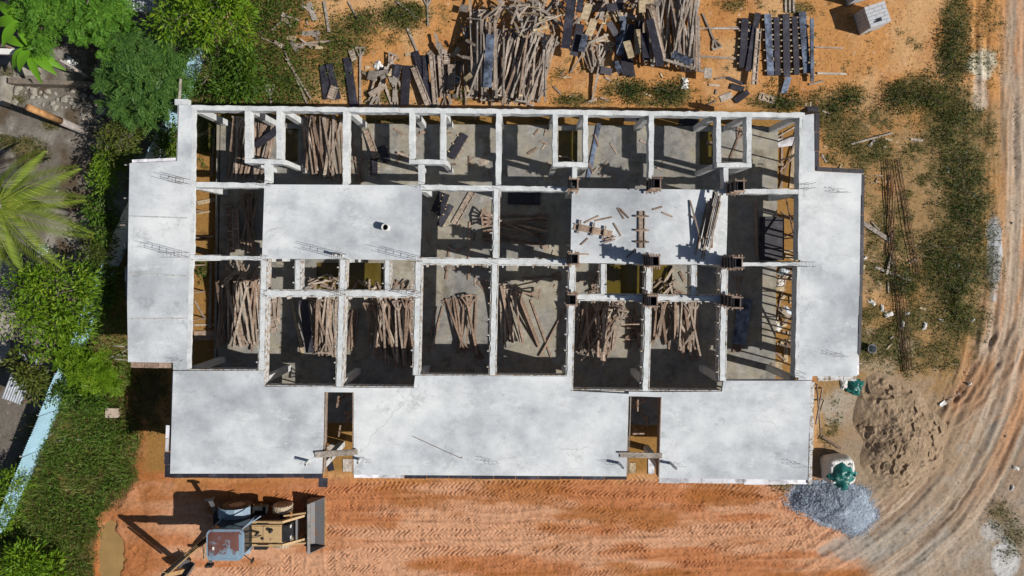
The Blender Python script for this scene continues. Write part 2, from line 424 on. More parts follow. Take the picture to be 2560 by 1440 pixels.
RUT = [(1850, 1560), (2120, 1425), (2330, 1270), (2450, 1070), (2512, 850), (2532, 600), (2530, 300), (2528, -200)]
def rut_coords(px, py):
    best = np.full(px.shape, 1e12); d = np.zeros(px.shape); s = np.zeros(px.shape); acc = 0.0
    q = np.array(RUT, float)
    for _ in range(2):       # round the corners
        q = np.concatenate([q[:1], np.stack([.75 * q[:-1] + .25 * q[1:], .25 * q[:-1] + .75 * q[1:]], 1).reshape(-1, 2), q[-1:]])
    for (x0, y0), (x1, y1) in zip(q[:-1], q[1:]):
        ex, ey = x1 - x0, y1 - y0; L2 = ex * ex + ey * ey; L = math.sqrt(L2)
        if L < 1e-6: continue
        t = np.clip(((px - x0) * ex + (py - y0) * ey) / L2, 0, 1); rx, ry = px - x0 - t * ex, py - y0 - t * ey; d2 = rx * rx + ry * ry; m = d2 < best
        best = np.where(m, d2, best); d = np.where(m, (rx * -ey + ry * ex) / L, d); s = np.where(m, acc + t * L, s); acc += L
    return d, s
def mound(px, py, cx, cy, rx, ry, h, n):
    q = np.sqrt(((px - cx) / rx) ** 2 + ((py - cy) / ry) ** 2) + (n - .5) * .35
    return h * np.clip(1 - q, 0, 1) ** 0.85

def terrain(X, Y, full=True):
    px = CX + X * F / H; py = CY - Y * F / H
    n1 = fbm(X, Y, 2.2, 1); n2 = fbm(X, Y, .55, 5); n3 = fbm(X, Y, .2, 9, 3)
    z = (n1 - .5) * .09 + (n2 - .5) * .05 + (n3 - .5) * .03 - 0.02
    south = sm(1180, 1215, py + (n1 - .5) * 30)
    road = sm(-25, 35, px - np.interp(py, ROAD_Y, ROAD_X) - 12 + (n1 - .5) * 60 + (n2 - .5) * 30)
    churn = sm(400, 330, px) * south
    z = z + churn * (n2 - .5) * .16 + south * ((n3 - .5) * .03 + (fbm(X * .35, Y * 1.5, .9, 15) - .5) * .12)
    inside = sm(300, 340, px) * sm(2200, 2150, px) * sm(255, 275, py) * sm(1195, 1170, py)
    z = z * (1 - .6 * inside)
    bas = sm(1.15, .55, ((px - 274 + (n2 - .5) * 30) / 34) ** 2 + ((py - 1385) / 92) ** 2)
    z = z * (1 - .7 * bas) - .13 * bas
    if full:
        flat = np.zeros_like(z); rid = np.zeros_like(z)
        for (pts, w_, a_, d_) in TRACKS:
            q = smooth_poly(pts)
            lo, hi = q.min(0) - 40, q.max(0) + 40
            sel = np.where((px > lo[0]) & (px < hi[0]) & (py > lo[1]) & (py < hi[1]))
            if len(sel[0]) == 0: continue
            qx = (q[:, 0] - CX) * H / F; qy = (CY - q[:, 1]) * H / F
            x, y = X[sel], Y[sel]; x0_, y0_ = x, y
            y = y + (vn(x, y * 0 + w_ * 31 + pts[0][1], 2.6, 48) - .5) * .34
            best = np.full(x.shape, 1e9); s = np.zeros(x.shape); dd = np.zeros(x.shape)
            acc = 0.0
            for i in range(len(qx) - 1):
                ex, ey = qx[i + 1] - qx[i], qy[i + 1] - qy[i]; L = math.hypot(ex, ey)
                t = np.clip(((x - qx[i]) * ex + (y - qy[i]) * ey) / (L * L), 0, 1)
                rx, ry = x - qx[i] - t * ex, y - qy[i] - t * ey
                d2 = rx * rx + ry * ry
                sd_ = (rx * -ey + ry * ex) / L
                m_ = d2 < best
                best = np.where(m_, d2, best); s = np.where(m_, acc + t * L, s); dd = np.where(m_, sd_, dd)
                acc += L
            dist = np.sqrt(best)
            edge = sm(w_ / 2 + .05, w_ / 2 - .04, dist) * sm(0.0, .5, s) * sm(acc, acc - .5, s)
            per = .165 + .02 * (abs(hash((pts[0], w_))) % 4)
            ph = (s + d_ * np.abs(dd) * 1.25 + (vn(x, y, .8, 3) - .5) * .12 + (vn(x, y, .22, 4) - .5) * .07) / per
            lug = sm(.15, .8, np.sin(ph * 2 * math.pi) * .5 + .5)
            fade = sm(.22, .48, fbm(x, y, 1.9, 44) + .06) * (.45 + .9 * vn(x, y, .35, 46))
            berm = np.exp(-((dist - w_ / 2 - .04) / .07) ** 2) * sm(0.0, .5, s) * sm(acc, acc - .5, s) * (.4 + 1.2 * vn(x0_, y0_, .35, 49))
            rid[sel] = rid[sel] + berm * .028
            rid[sel] = np.where(edge > 0.02, rid[sel] * (1 - edge) + edge * fade * (lug * a_ * 1.6 - a_ * 1.0), rid[sel])
        z = z + rid
        # churned wheel ruts along the curving haul road
        rd_, rs_ = rut_coords(px, py); km = sm(170, 90, np.abs(rd_)) * sm(1900, 2080, px)
        z = z + km * ((vn(rd_, rs_ * .05, 12, 171) - .5) * .11 + (vn(rd_, rs_ * .12, 5, 172) - .5) * .045)
        u = px - np.interp(py, ROAD_Y, ROAD_X)
        z = z + sm(20, 60, u) * sm(200, 120, u) * sm(780, 860, py) * sm(1130, 1050, py) * ((vn(u, py * .16, 11, 71) - .5) * .17 + (vn(u, py, 7, 72) - .5) * .05)
    return z, px, py, n1, n2, n3, south, road

def axis(lo, hi, step, far, fine=None):
    a = [lo]
    while a[-1] < hi:
        st = step
        if fine and fine[0] < a[-1] < fine[1]: st = fine[2]
        a.append(a[-1] + st)
    out, s = [], step
    l, r = [], []
    x = lo
    while x > -far: s *= 1.35; x -= s; l.append(x)
    s = step; x = a[-1]
    while x < far: s *= 1.35; x += s; r.append(x)
    return np.array(l[::-1] + a + r)

def build_ground():
    ax = axis(-25.2, 25.2, .055, 400); ay = axis(-16.2, 13.2, .075, 400, (-16.3, -10.4, .045))
    X, Y = np.meshgrid(ax, ay, indexing='ij')
    z, px, py, n1, n2, n3, south, road = terrain(X, Y)
    inb = (np.abs(X) < 26) & (np.abs(Y) < 18)
    z = np.where(inb, z, z * .5)
    def c3(c): return np.array(c, float)[None, None, :]
    def mix(a, b, k): return a * (1 - k[..., None]) + b * k[..., None]
    col = np.zeros(X.shape + (3,)) + c3((.47, .235, .085))
    col = mix(col, c3((.53, .315, .15)), sm(.42, .66, n1))
    col = mix(col, c3((.36, .15, .05)), sm(.52, .72, fbm(X, Y, 3.1, 21)) * .7)
    col = mix(col, c3((.34, .25, .165)), sm(2030, 2080, px) * sm(.46, .62, fbm(X, Y, 2.0, 25)) * sm(200, 330, py) * .6)
    ea = sm(2035, 2060, px) * sm(215, 300, py + (n1 - .5) * 120)
    col = mix(col, c3((.285, .185, .085)), ea * (.35 + .55 * sm(.38, .6, fbm(X, Y, 1.4, 27))))
    # southern laterite strip
    so = c3((.44, .180, .078)) + np.zeros_like(col)
    so = mix(so, c3((.54, .295, .175)), sm(.42, .60, fbm(X * .3, Y * 1.7, 1.8, 51)))
    so = mix(so, c3((.33, .125, .035)), sm(.55, .72, fbm(X * .5, Y * 1.6, 1.9, 57)) * .8)
    so = mix(so, c3((.31, .115, .035)), sm(430, 360, px) * .6)
    col = mix(col, so, np.maximum(south, sm(900, 980, py) * sm(470, 420, px)))
    # under the building: soil painted darker brown to deepen the shade
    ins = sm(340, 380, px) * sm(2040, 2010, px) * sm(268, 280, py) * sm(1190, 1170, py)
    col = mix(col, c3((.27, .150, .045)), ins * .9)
    # haul road
    u = px - np.interp(py, ROAD_Y, ROAD_X)
    rd = c3((.40, .29, .205)) + np.zeros_like(col)
    st = fbm(u * .8, py * .07, 16, 61)
    rd = mix(rd, c3((.50, .27, .14)), sm(.47, .60, st) * sm(1330, 1050, py) * .95)
    rd = mix(rd, c3((.46, .37, .285)), sm(.52, .62, fbm(u * .9, py * .08, 18, 63)) * .6)
    rd = mix(rd, c3((.27, .215, .16)), sm(960, 1120, py) * .75)
    rd = mix(rd, c3((.35, .315, .27)), sm(.48, .62, fbm(X, Y, 2.4, 65)) * .7 * (.3 + .7 * sm(850, 1100, py)))
    rd = mix(rd, c3((.30, .26, .21)), sm(.52, .7, fbm(X, Y, 1.1, 67)) * sm(1000, 1150, py) * .7)
    rd = mix(rd, c3((.30, .155, .07)), sm(0, 40, u) * sm(190, 130, u) * sm(850, 930, py) * sm(1160, 1080, py) * .75)
    rd_, rs_ = rut_coords(px, py); km = sm(190, 90, np.abs(rd_)) * sm(2020, 2160, px)
    rd = mix(rd, c3((.27, .185, .125)), km * sm(.48, .62, fbm(rd_, rs_ * .05, 22, 175)) * .85)
    rd = mix(rd, c3((.46, .36, .27)), km * sm(.50, .62, fbm(rd_, rs_ * .06, 15, 181)) * .8)
    rd = mix(rd, c3((.44, .235, .12)), km * sm(.52, .64, fbm(rd_, rs_ * .05, 30, 185)) * sm(1350, 1050, py) * .8)
    col = mix(col, rd, road)
    def patch(cx, cy, rx, ry, c, k):
        q = ((px - cx) / rx) ** 2 + ((py - cy) / ry) ** 2
        return mix(col, c3(c), sm(1.25, .5, q + (n2 - .5) * 1.6) * k)
    col = patch(2455, 160, 38, 40, (.66, .60, .47), .95)
    col = patch(2450, 235, 22, 60, (.50, .46, .40), .6)
    col = patch(2487, 630, 20, 110, (.42, .44, .47), .95)
    col = patch(2515, 1395, 34, 50, (.52, .52, .52), .9)
    col = patch(2480, 1330, 30, 30, (.47, .47, .47), .6)
    col = patch(2110, 1020, 60, 50, (.38, .34, .28), .85)
    col = patch(2250, 1085, 165, 165, (.32, .23, .15), .9)
    col = patch(2130, 1370, 90, 35, (.34, .30, .26), .8)
    col = patch(2200, 880, 90, 60, (.36, .29, .20), .7)
    col = patch(2120, 1180, 90, 90, (.27, .21, .15), .7)
    # the neighbour's yard
    yd = c3((.150, .132, .112)) + np.zeros_like(col)
    yd = mix(yd, c3((.27, .25, .22)), sm(.5, .7, fbm(X, Y, 1.8, 81)))
    yd = mix(yd, c3((.10, .075, .05)), sm(.5, .7, fbm(X, Y, 1.1, 85)))
    col = mix(col, yd, sm(30, -30, px - fence_x(py)))
    wd = weed_density(px, py)
    dk = mix(np.zeros_like(col) + c3((.10, .085, .035)), c3((.15, .12, .045)), n2)
    col = mix(col, dk, sm(.15, .75, wd) * .85)
    # speckle of pale grit and dark clods
    g = vn(X, Y, .11, 91)
    col = mix(col, c3((.60, .52, .42)), sm(.90, .97, g) * .5 * sm(1250, 1000, py))
    col = mix(col, c3((.12, .08, .05)), sm(.08, .03, g) * .6)
    nx, ny = X.shape
    idx = np.arange(nx * ny).reshape(nx, ny)
    Fq = np.stack([idx[:-1, :-1], idx[1:, :-1], idx[1:, 1:], idx[:-1, 1:]], -1).reshape(-1, 4)
    V = np.stack([X, Y, z], -1).reshape(-1, 3)
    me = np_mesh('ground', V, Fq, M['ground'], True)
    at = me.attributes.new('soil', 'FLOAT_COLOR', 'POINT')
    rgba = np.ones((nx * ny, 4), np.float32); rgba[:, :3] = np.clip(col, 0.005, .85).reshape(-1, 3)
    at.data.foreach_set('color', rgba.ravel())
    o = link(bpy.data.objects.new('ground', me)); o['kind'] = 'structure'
build_ground()

# height fields used to rest loose things on one another
CELL = .05
HX0, HY0 = -25.5, -17.0
HNX, HNY = int(51 / CELL), int(31.5 / CELL)
gx = HX0 + (np.arange(HNX) + .5) * CELL; gy = HY0 + (np.arange(HNY) + .5) * CELL
GX, GY = np.meshgrid(gx, gy, indexing='ij')
HFG = terrain(GX, GY, False)[0].astype(np.float32) + .015
HF0 = HFG.copy()
HFR = np.full((HNX, HNY), ZS + .012, np.float32)
def hidx(x, y):
    return np.clip(((x - HX0) / CELL).astype(int), 0, HNX - 1), np.clip(((y - HY0) / CELL).astype(int), 0, HNY - 1)
def hz(x, y, HF=None):
    i, j = hidx(np.array([x]), np.array([y])); return float((HFG if HF is None else HF)[i, j][0])
def raise_poly(poly, z):
    xs = [p[0] for p in poly]; ys = [p[1] for p in poly]
    m = np.ones((HNX, HNY), bool)
    n = len(poly); a = sum(poly[i][0] * poly[(i + 1) % n][1] - poly[(i + 1) % n][0] * poly[i][1] for i in range(n)); sg = 1 if a > 0 else -1
    for i in range(n):
        x0, y0 = poly[i][:2]; x1, y1 = poly[(i + 1) % n][:2]
        m &= sg * ((x1 - x0) * (GY - y0) - (y1 - y0) * (GX - x0)) >= 0
    HFG[m] = z

def settle(a, b, wdt, t, HF, head=0.0, kmax=.5):
    """rest a straight member between plan points a, b on the height field; returns centre, length, yaw, slope"""
    a = np.array(a[:2], float); b = np.array(b[:2], float)
    d = b - a; L = float(np.hypot(*d)); d /= L; nrm = np.array([-d[1], d[0]]); c = (a + b) / 2
    n = max(3, int(L / .05)); s = np.linspace(-L / 2, L / 2, n)
    lat = np.linspace(-wdt / 2, wdt / 2, max(2, int(wdt / .05) + 1))
    SS, LL = np.meshgrid(s, lat, indexing='ij')
    if head:
        hs = np.linspace(-L / 2, -L / 2 + .06, 2); hl = np.linspace(-head / 2, head / 2, 10)
        HS, HL = np.meshgrid(hs, hl, indexing='ij')
        SA_, LA_ = np.concatenate([SS.ravel(), HS.ravel()]), np.concatenate([LL.ravel(), HL.ravel()])
    else: SA_, LA_ = SS.ravel(), LL.ravel()
    x = c[0] + SA_ * d[0] + LA_ * nrm[0]; y = c[1] + SA_ * d[1] + LA_ * nrm[1]
    i, j = hidx(x, y); h = HF[i, j]
    k0 = np.clip(np.round((SA_ + L / 2) / L * (n - 1)).astype(int), 0, n - 1)
    prof = np.full(n, -9.0); np.maximum.at(prof, k0, h)
    # upper hull edge that spans the middle
    hull = []
    for q in range(n):
        while len(hull) >= 2:
            p, r = hull[-2], hull[-1]
            if (prof[r] - prof[p]) * (s[q] - s[p]) <= (prof[q] - prof[p]) * (s[r] - s[p]): hull.pop()
            else: break
        hull.append(q)
    k, a0 = 0.0, prof.max()
    for p, r in zip(hull[:-1], hull[1:]):
        if s[p] <= 0 <= s[r]:
            k = (prof[r] - prof[p]) / (s[r] - s[p]); a0 = prof[p] - k * s[p]; break
    if abs(k) > kmax:
        k = math.copysign(kmax, k); a0 = float((prof - k * s).max())
    top = a0 + k * SA_ + t
    np.maximum.at(HF, (i, j), top.astype(np.float32))
    return Vector((c[0], c[1], a0 + t / 2 * math.sqrt(1 + k * k))), L, math.atan2(d[1], d[0]), k

# ------------------------------------------------------------------ the unfinished building
BL = empty('concrete_building', P(1285, 720), 0, 'unfinished white concrete building with open roof bays and slab wings', 'building')
BLO = BL.location.copy()
def bpart(name, mb, mat, parent=None, smooth=False):
    me = mb.mesh(name, mat, smooth); me.transform(Matrix.Translation(-BLO))
    return link(bpy.data.objects.new(name, me), parent or BL)
def R(px, py, z=ZS): return P(px, py, ZS)
def rpoly(pts): return [tuple(R(*p)[:2]) for p in pts]

SLABS = {
 'west': [(447, 262), (482, 264), (480, 455), (477, 640), (472, 760), (468, 925), (433, 925), (432, 907), (320, 905), (318, 760), (321, 560), (324, 408), (443, 402)],
 'mid1': [(661, 461), (1054, 463), (1052, 560), (1049, 651), (856, 648), (655, 647)],
 'mid2': [(1430, 470), (1820, 475), (1818, 570), (1815, 662), (1620, 660), (1426, 657)],
 'east': [(2008, 288), (2037, 284), (2037, 428), (2154, 434), (2151, 640), (2143, 940), (2032, 940), (2030, 950), (1996, 950), (1999, 760), (2003, 478)],
 'front1': [(433, 927), (660, 927), (662, 967), (810, 967), (809, 1080), (804, 1184), (425, 1184)],
 'front2': [(884, 980), (884, 1187), (1566, 1191), (1572, 985), (1425, 977), (1421, 941), (1038, 939), (1034, 970), (884, 969)],
 'front3': [(1654, 980), (1805, 979), (1809, 952), (2030, 952), (2027, 1060), (2020, 1200), (1648, 1195)],
 'bridge1': [(810, 967.3), (884, 969.3), (884, 981), (810, 980)],
 'bridge2': [(1572, 979), (1654, 980.3), (1654, 993), (1572, 990)],
}
# the west wing is cut by three pour joints
def joint(y0, y1):
    mb = MB(); mb.bar(R(322, y0) + Vector((0, 0, .004)), R(468, y1) + Vector((0, 0, .004)), .05, .022); return mb
for k, pts in SLABS.items():
    bpart('roof_slab', MB().prism(rpoly(pts), ZS - .16, ZS), M['slab'])
for (a, b) in ((540, 545), (683, 690), (797, 796)):
    bpart('pour_joint', joint(a, b), mat_simple('joint_mortar', (.42, .42, .41), .9, .4, 9) if a == 540 else bpy.data.materials['joint_mortar'])

_bi = [0]
def beam(a, b, wpx=14, depth=.5, dz=0.0, forms=False, a_face=False):
    pa, pb = R(*a), R(*b); wd = wpx / F * (H - ZS)
    _bi[0] += 1
    top = ZS + dz + .0006 * (_bi[0] % 4)
    mb = MB(); z = Vector((0, 0, top - depth / 2 - ZS))
    dp = depth + .001 * (_bi[0] % 5); dv = pb - pa; Lb = dv.length; dv.normalize(); nv = Vector((-dv.y, dv.x, 0)); K = max(2, int(Lb / .22))
    vs, fs = [], []
    for q in range(K + 1):
        c_ = pa + dv * (Lb * q / K) + z; e0 = 0 if q in (0, K) else 1
        jl, jr, jz = random.gauss(0, .011) * e0, random.gauss(0, .011) * e0, random.uniform(-.008, 0) * e0
        vs += [c_ + nv * (wd / 2 + jl) + Vector((0, 0, -dp / 2)), c_ - nv * (wd / 2 + jr) + Vector((0, 0, -dp / 2)), c_ - nv * (wd / 2 + jr - .008) + Vector((0, 0, dp / 2 + jz)), c_ + nv * (wd / 2 + jl - .008) + Vector((0, 0, dp / 2 + jz))]
        if q:
            b4 = 4 * q
            for k4 in range(4): fs.append((b4 - 4 + k4, b4 - 4 + (k4 + 1) % 4, b4 + (k4 + 1) % 4, b4 + k4))
    fs += [(0, 3, 2, 1), (4 * K, 4 * K + 1, 4 * K + 2, 4 * K + 3)]
    mb.add(vs, fs); o = bpart('beam', mb, M['beam'])
    if forms:
        d = (pb - pa).normalized(); nr = Vector((-d.y, d.x, 0))
        for s in (-1, 1):
            off = nr * s * (wd / 2 + .022) + Vector((0, 0, -.26 + (.012 if s > 0 else -.03)))
            m2 = MB(); m2.bar(pa + off, pb + off, .04, .5)
            bpart('side_form', m2, M['wood_splash'], None)
            if s * (1 if abs(d.x) > abs(d.y) else -1) > 0 or True:
                L = (pb - pa).length; k = max(1, int(L / .62))
                if s < 0:
                    for q in range(k):
                        m3 = MB(); c = pa + d * (L * (q + .5) / k) + nr * s * (wd / 2 + .085) + Vector((0, 0, -.28))
                        m3.box(c, (.05, .085, .45) if abs(d.y) > abs(d.x) else (.085, .05, .45))
                        if abs(d.y) > abs(d.x): m3 = MB(); m3.box(c, (.085, .05, .45))
                        else: m3 = MB(); m3.box(c, (.05, .085, .45))
                        bpart('form_stud', m3, M['wood_splash'])
    return o
h, v = .004, -.003
# along the north edge and across
beam((478, 269), (2012, 288), 13, .5, h)
beam((480, 461), (662, 464), 14, .5, h); beam((1052, 468), (1430, 473), 13, .5, h); beam((1818, 478), (2006, 479), 13, .5, h)
beam((476, 643), (657, 646), 10, .5, h); beam((1048, 653), (1428, 656), 14, .5, h, True); beam((1815, 661), (2001, 660), 10, .5, h)
beam((660, 733), (1046, 735), 14, .45, h, True); beam((1430, 743), (1812, 747), 13, .45, h, True)
beam((612, 402), (706, 404), 12, .45, h); beam((1023, 404), (1113, 405), 12, .45, h); beam((1382, 411), (1470, 412), 12, .45, h); beam((1792, 412), (1879, 413), 12, .45, h)
for (x, ya, yb) in ((618, 276, 396), (697, 277, 397), (1029, 281, 398), (1107, 282, 399), (1388, 285, 405), (1464, 286, 405), (1797, 291, 406), (1873, 292, 407)):
    beam((x, ya), (x, yb), 13, .5, v)
for (x, ya, yb) in ((667, 409, 457), (1052, 411, 461), (1437, 418, 466), (1815, 419, 471), ):
    beam((x, ya), (x, yb), 13, .5, v)
for (x, ya, yb) in ((864, 279, 462), (1247, 284, 463), (1629, 289, 474)):
    beam((x, ya), (x - 1, yb), 14, .5, v)
beam((1241, 475), (1239, 646), 13, .5, v, True)
for (x, ya, yb, xb) in ((660, 648, 966, 652), (857, 649, 967, 847), (1046, 652, 938, 1040), (1237, 660, 938, 1231), (1431, 658, 976, 1423), (1623, 661, 978, 1614), (1811, 663, 952, 1806)):
    beam((x, ya), (xb, yb), 14, .5, v, True)
for (x, ya, yb) in ((744, 649, 726), (968, 651, 728), (1508, 660, 736), (1734, 663, 738)):
    beam((x, ya), (x, yb), 12, .45, v, True)
for pts in (((484, 272), (480, 640)), ((478, 650), (471, 922))):
    beam(pts[0], pts[1], 9, .16, .006 if pts[0][1] > 400 else .005, False)
beam((2003, 294), (1999, 650), 9, .5, .006); beam((1997, 666), (1992, 944), 9, .5, .0065)
# edge beams under the slab rims (drop below the slab, set back from the edge)
def under(a, b, d=.42):
    mb = MB(); z = Vector((0, 0, -.165 - d / 2)); mb.bar(R(*a) + z, R(*b) + z, .22, d); bpart('edge_beam', mb, M['beam'])
for a, b in (((332, 420), (328, 893)), ((336, 417), (440, 413)), ((337, 895), (428, 897)), ((439, 935), (432, 1172)), ((444, 1175), (792, 1175)), ((799, 1170), (803, 985)),
             ((892, 988), (892, 1170)), ((902, 1178), (1550, 1182)), ((1558, 1172), (1563, 996)), ((1662, 996), (1658, 1178)), ((1668, 1186), (2002, 1190)), ((2011, 1178), (2019, 955)),
             ((2134, 930), (2142, 445)), ((2130, 443), (2036, 438)), ((2040, 930), (2124, 930)),
             ((672, 468), (1044, 471)), ((1440, 478), (1808, 482)), ((480, 934), (652, 934)), ((672, 975), (1024, 977)), ((1050, 947), (1412, 949)), ((1434, 985), (1796, 988)), ((1820, 960), (1986, 960))):
    under(a, b)
# edge formwork boards left in place along the rims
def edge_form(a, b, mat, out, dep=.5, top=-.06, n=1, gap=.006):
    pa, pb = R(*a), R(*b); o = Vector((out[0], out[1], 0))
    for i in range(n):
        q0 = pa.lerp(pb, i / n); q1 = pa.lerp(pb, (i + 1) / n); d = (q1 - q0).normalized() * gap
        jz = random.uniform(-.025, .02)
        mb = MB(); mb.bar(q0 + d + o + Vector((0, 0, top - dep / 2 + jz)), q1 - d + o + Vector((0, 0, top - dep / 2 + jz)), .03, dep)
        bpart('edge_form', mb, mat)
FO = .04
def ledge(a, b, mat, out, wd=.2, top=-.03, n=1):
    pa, pb = R(*a), R(*b); o = Vector((out[0], out[1], 0))
    for i in range(n):
        q0 = pa.lerp(pb, i / n); q1 = pa.lerp(pb, (i + 1) / n); d = (q1 - q0).normalized() * .008
        w_ = wd * random.uniform(.9, 1.12); z = Vector((0, 0, top - .02 + random.uniform(-.02, .01)))
        mb = MB(); mb.bar(q0 + d + o * (w_ / 2 + .006) + z, q1 - d + o * (w_ / 2 + .006) + z, w_, .04)
        bpart('edge_form', mb, M[mat])
ledge((425, 1184), (806, 1184), 'film', (0, -1), .2, -.05, 8)
ledge((884, 1187), (1010, 1188), 'film_white', (0, -1), .13, -.03, 2)
ledge((1010, 1188), (1568, 1191), 'film', (0, -1), .15, -.05, 10)
ledge((1648, 1195), (2020, 1200), 'film_white', (0, -1), .21, -.04, 7)
ledge((433, 930), (430, 1062), 'film_white', (-1, 0), .1, -.12, 4)
ledge((430, 1064), (427, 1130), 'film', (-1, 0), .14, -.1, 2)
ledge((421.5, 1064), (418.5, 1130), 'film_white', (-1, 0), .13, -.06, 2)
ledge((427, 1132), (425, 1195), 'film', (-1, 0), .28, -.07, 2)
ledge((2027, 955), (2020, 1210), 'wood_splash', (1, 0), .15, .02, 6)
ledge((2154, 436), (2151, 640), 'film', (1, 0), .11, .02, 4); ledge((2151, 640), (2144, 885), 'film', (1, 0), .12, .02, 5)
ledge((2144, 887), (2143, 938), 'film_white', (1, 0), .08, -.03, 2)
ledge((2037, 282), (2037, 426), 'film', (1, 0), .17, .03, 3)
ledge((2040, 428), (2158, 434), 'film', (0, 1), .18, .05, 3)
ledge((2044, 940), (2142, 940), 'wood_splash', (0, -1), .2, -.02, 3)
ledge((324, 410), (318, 760), 'film_white', (-1, 0), .1, -.15, 7); ledge((318, 765), (320, 905), 'film_white', (-1, 0), .06, -.2, 4)
ledge((318, 668), (318, 742), 'wood_grey', (-1, 0), .24, -.28, 2)
ledge((326, 407), (441, 401), 'film_white', (0, 1), .14, -.1, 3)
ledge((322, 906), (428, 908), 'wood_brown', (0, -1), .22, -.12, 3)
ledge((447, 262), (444, 400), 'wood_splash', (-1, 0), .07, -.05, 3)
ledge((795, 1196), (818, 1197), 'film', (0, -1), .36, -.06, 1)
for a, b, o in (((662, 966), (1034, 970), (0, .03)), ((1426, 976), (1804, 979), (0, .03)), ((1038, 939), (1421, 941), (0, .03)), ((470, 926), (660, 927), (0, .03))):
    edge_form(a, b, M['wood_splash'], o, .5, -.02, 5)
for a, b, o in (((809, 982), (804, 1184), (.05, 0)), ((1572, 992), (1566, 1190), (.05, 0))):
    edge_form(a, b, M['wood_grey'], (.09, 0), .07, -.02, 2); edge_form(a, b, M['wood_brown'], (.03, 0), .5, -.04, 2)
for a, b in (((884, 982), (884, 1186)), ((1654, 994), (1648, 1194))):
    edge_form(a, b, M['wood_brown'], (-.03, 0), .5, .02, 2)

# floor slab with sunken wet areas
FX = [548, 702, 742, 790, 850, 868, 962, 1393, 1441, 1500, 1612, 1627, 1682, 1746, 1790, 1942]
FY = [312, 325, 408, 660, 735, 1060]  # last row is added under the front slab, to darken the openings
PITS = [(702, 742, 325, 408), (790, 850, 660, 735), (868, 962, 660, 735), (1393, 1441, 325, 408), (1500, 1612, 660, 735), (1627, 1682, 660, 735), (1746, 1790, 325, 408)]
def FP(x, y, z=ZF):   # the floor follows the slight turn of the building
    return P(x - (y - 600) * .012, y + (x - 1285) * .0075, ZF)
def is_pit(x, y): return any(a <= x <= b and c <= y <= d for a, b, c, d in PITS)
mb = MB()
raise_poly([FP(FX[0], FY[0]), FP(FX[-1], FY[0]), FP(FX[-1], FY[-1]), FP(FX[0], FY[-1])], ZF)
for i in range(len(FX) - 1):
    for j in range(len(FY) - 1):
        if is_pit((FX[i] + FX[i + 1]) / 2, (FY[j] + FY[j + 1]) / 2): continue
        q = [FP(FX[i], FY[j]), FP(FX[i], FY[j + 1]), FP(FX[i + 1], FY[j + 1]), FP(FX[i + 1], FY[j])]
        mb.add(q, [(0, 1, 2, 3)])
def wall(p0, p1):
    a, b = FP(*p0), FP(*p1); mb.add([a, b, (b.x, b.y, -.1), (a.x, a.y, -.1)], [(0, 1, 2, 3)])
c4 = [(FX[0], FY[0]), (FX[-1], FY[0]), (FX[-1], FY[-1]), (FX[0], FY[-1])]
for i in range(4): wall(c4[i], c4[(i + 1) % 4])
for (a, b, c, d) in PITS:
    q = [(a, c), (b, c), (b, d), (a, d)]
    for i in range(4): wall(q[i], q[(i + 1) % 4])
bpart('floor_slab', mb, M['floor'])
for i, (a, b, c, d) in enumerate(PITS):
    q = [FP(a, c), FP(b, c), FP(b, d), FP(a, d)]
    wz = .30
    mb = MB().add([(p.x, p.y, wz) for p in q], [(3, 2, 1, 0)])
    o = link(bpy.data.objects.new('muddy_water', mb.mesh('muddy_water', M['water']))); o['kind'] = 'structure'
    raise_poly(q, wz)
# plinth rim along the west side of the floor
mb = MB(); mb.bar(FP(545, 314) + Vector((-.06, 0, -.22)), FP(545, 920) + Vector((-.06, 0, -.22)), .1, .5); bpart('plinth', mb, M['floor'])
# columns
def column(px, py, w=.26, d=.26, zb=None):
    p = R(px, py); mb = MB()
    z0 = -.1
    mb.box((p.x, p.y, (z0 + ZS - .5) / 2), (w, d, ZS - .5 - z0)); bpart('column', mb, M['beam'])
for x in (482, 618, 700, 866, 1033, 1108, 1247, 1390, 1466, 1626, 1792, 1875, 2003): column(x, 270 + (x - 480) * .0122)
for x in (478, 667, 864, 1052, 1242, 1435, 1628, 1816, 2001): column(x, 463 + (x - 480) * .011)
for x in (476, 660, 857, 1048, 1239, 1430, 1622, 1813, 1999): column(x, 645 + (x - 480) * .011)
for x in (472, 655, 850, 1042, 1233, 1425, 1616, 1808, 1994): column(x, (928 if x < 600 else 952) + (8 if 700 < x < 1000 or 1500 < x < 1700 else 0))
for x, y in ((332, 420), (330, 892), (2140, 444), (2134, 928), (436, 1172), (798, 1172), (893, 1176), (1226, 1178), (1556, 1180), (1660, 1184), (2009, 1188), (330, 650), (2140, 690)): column(x, y)
for x, y, sgn in ((618, 402, 1), (700, 402, 1), (1035, 404, 1), (1110, 404, 1), (1388, 411, 1), (1466, 411, 1), (1795, 412, 1), (1875, 412, 1)): column(x, y, .2, .2)
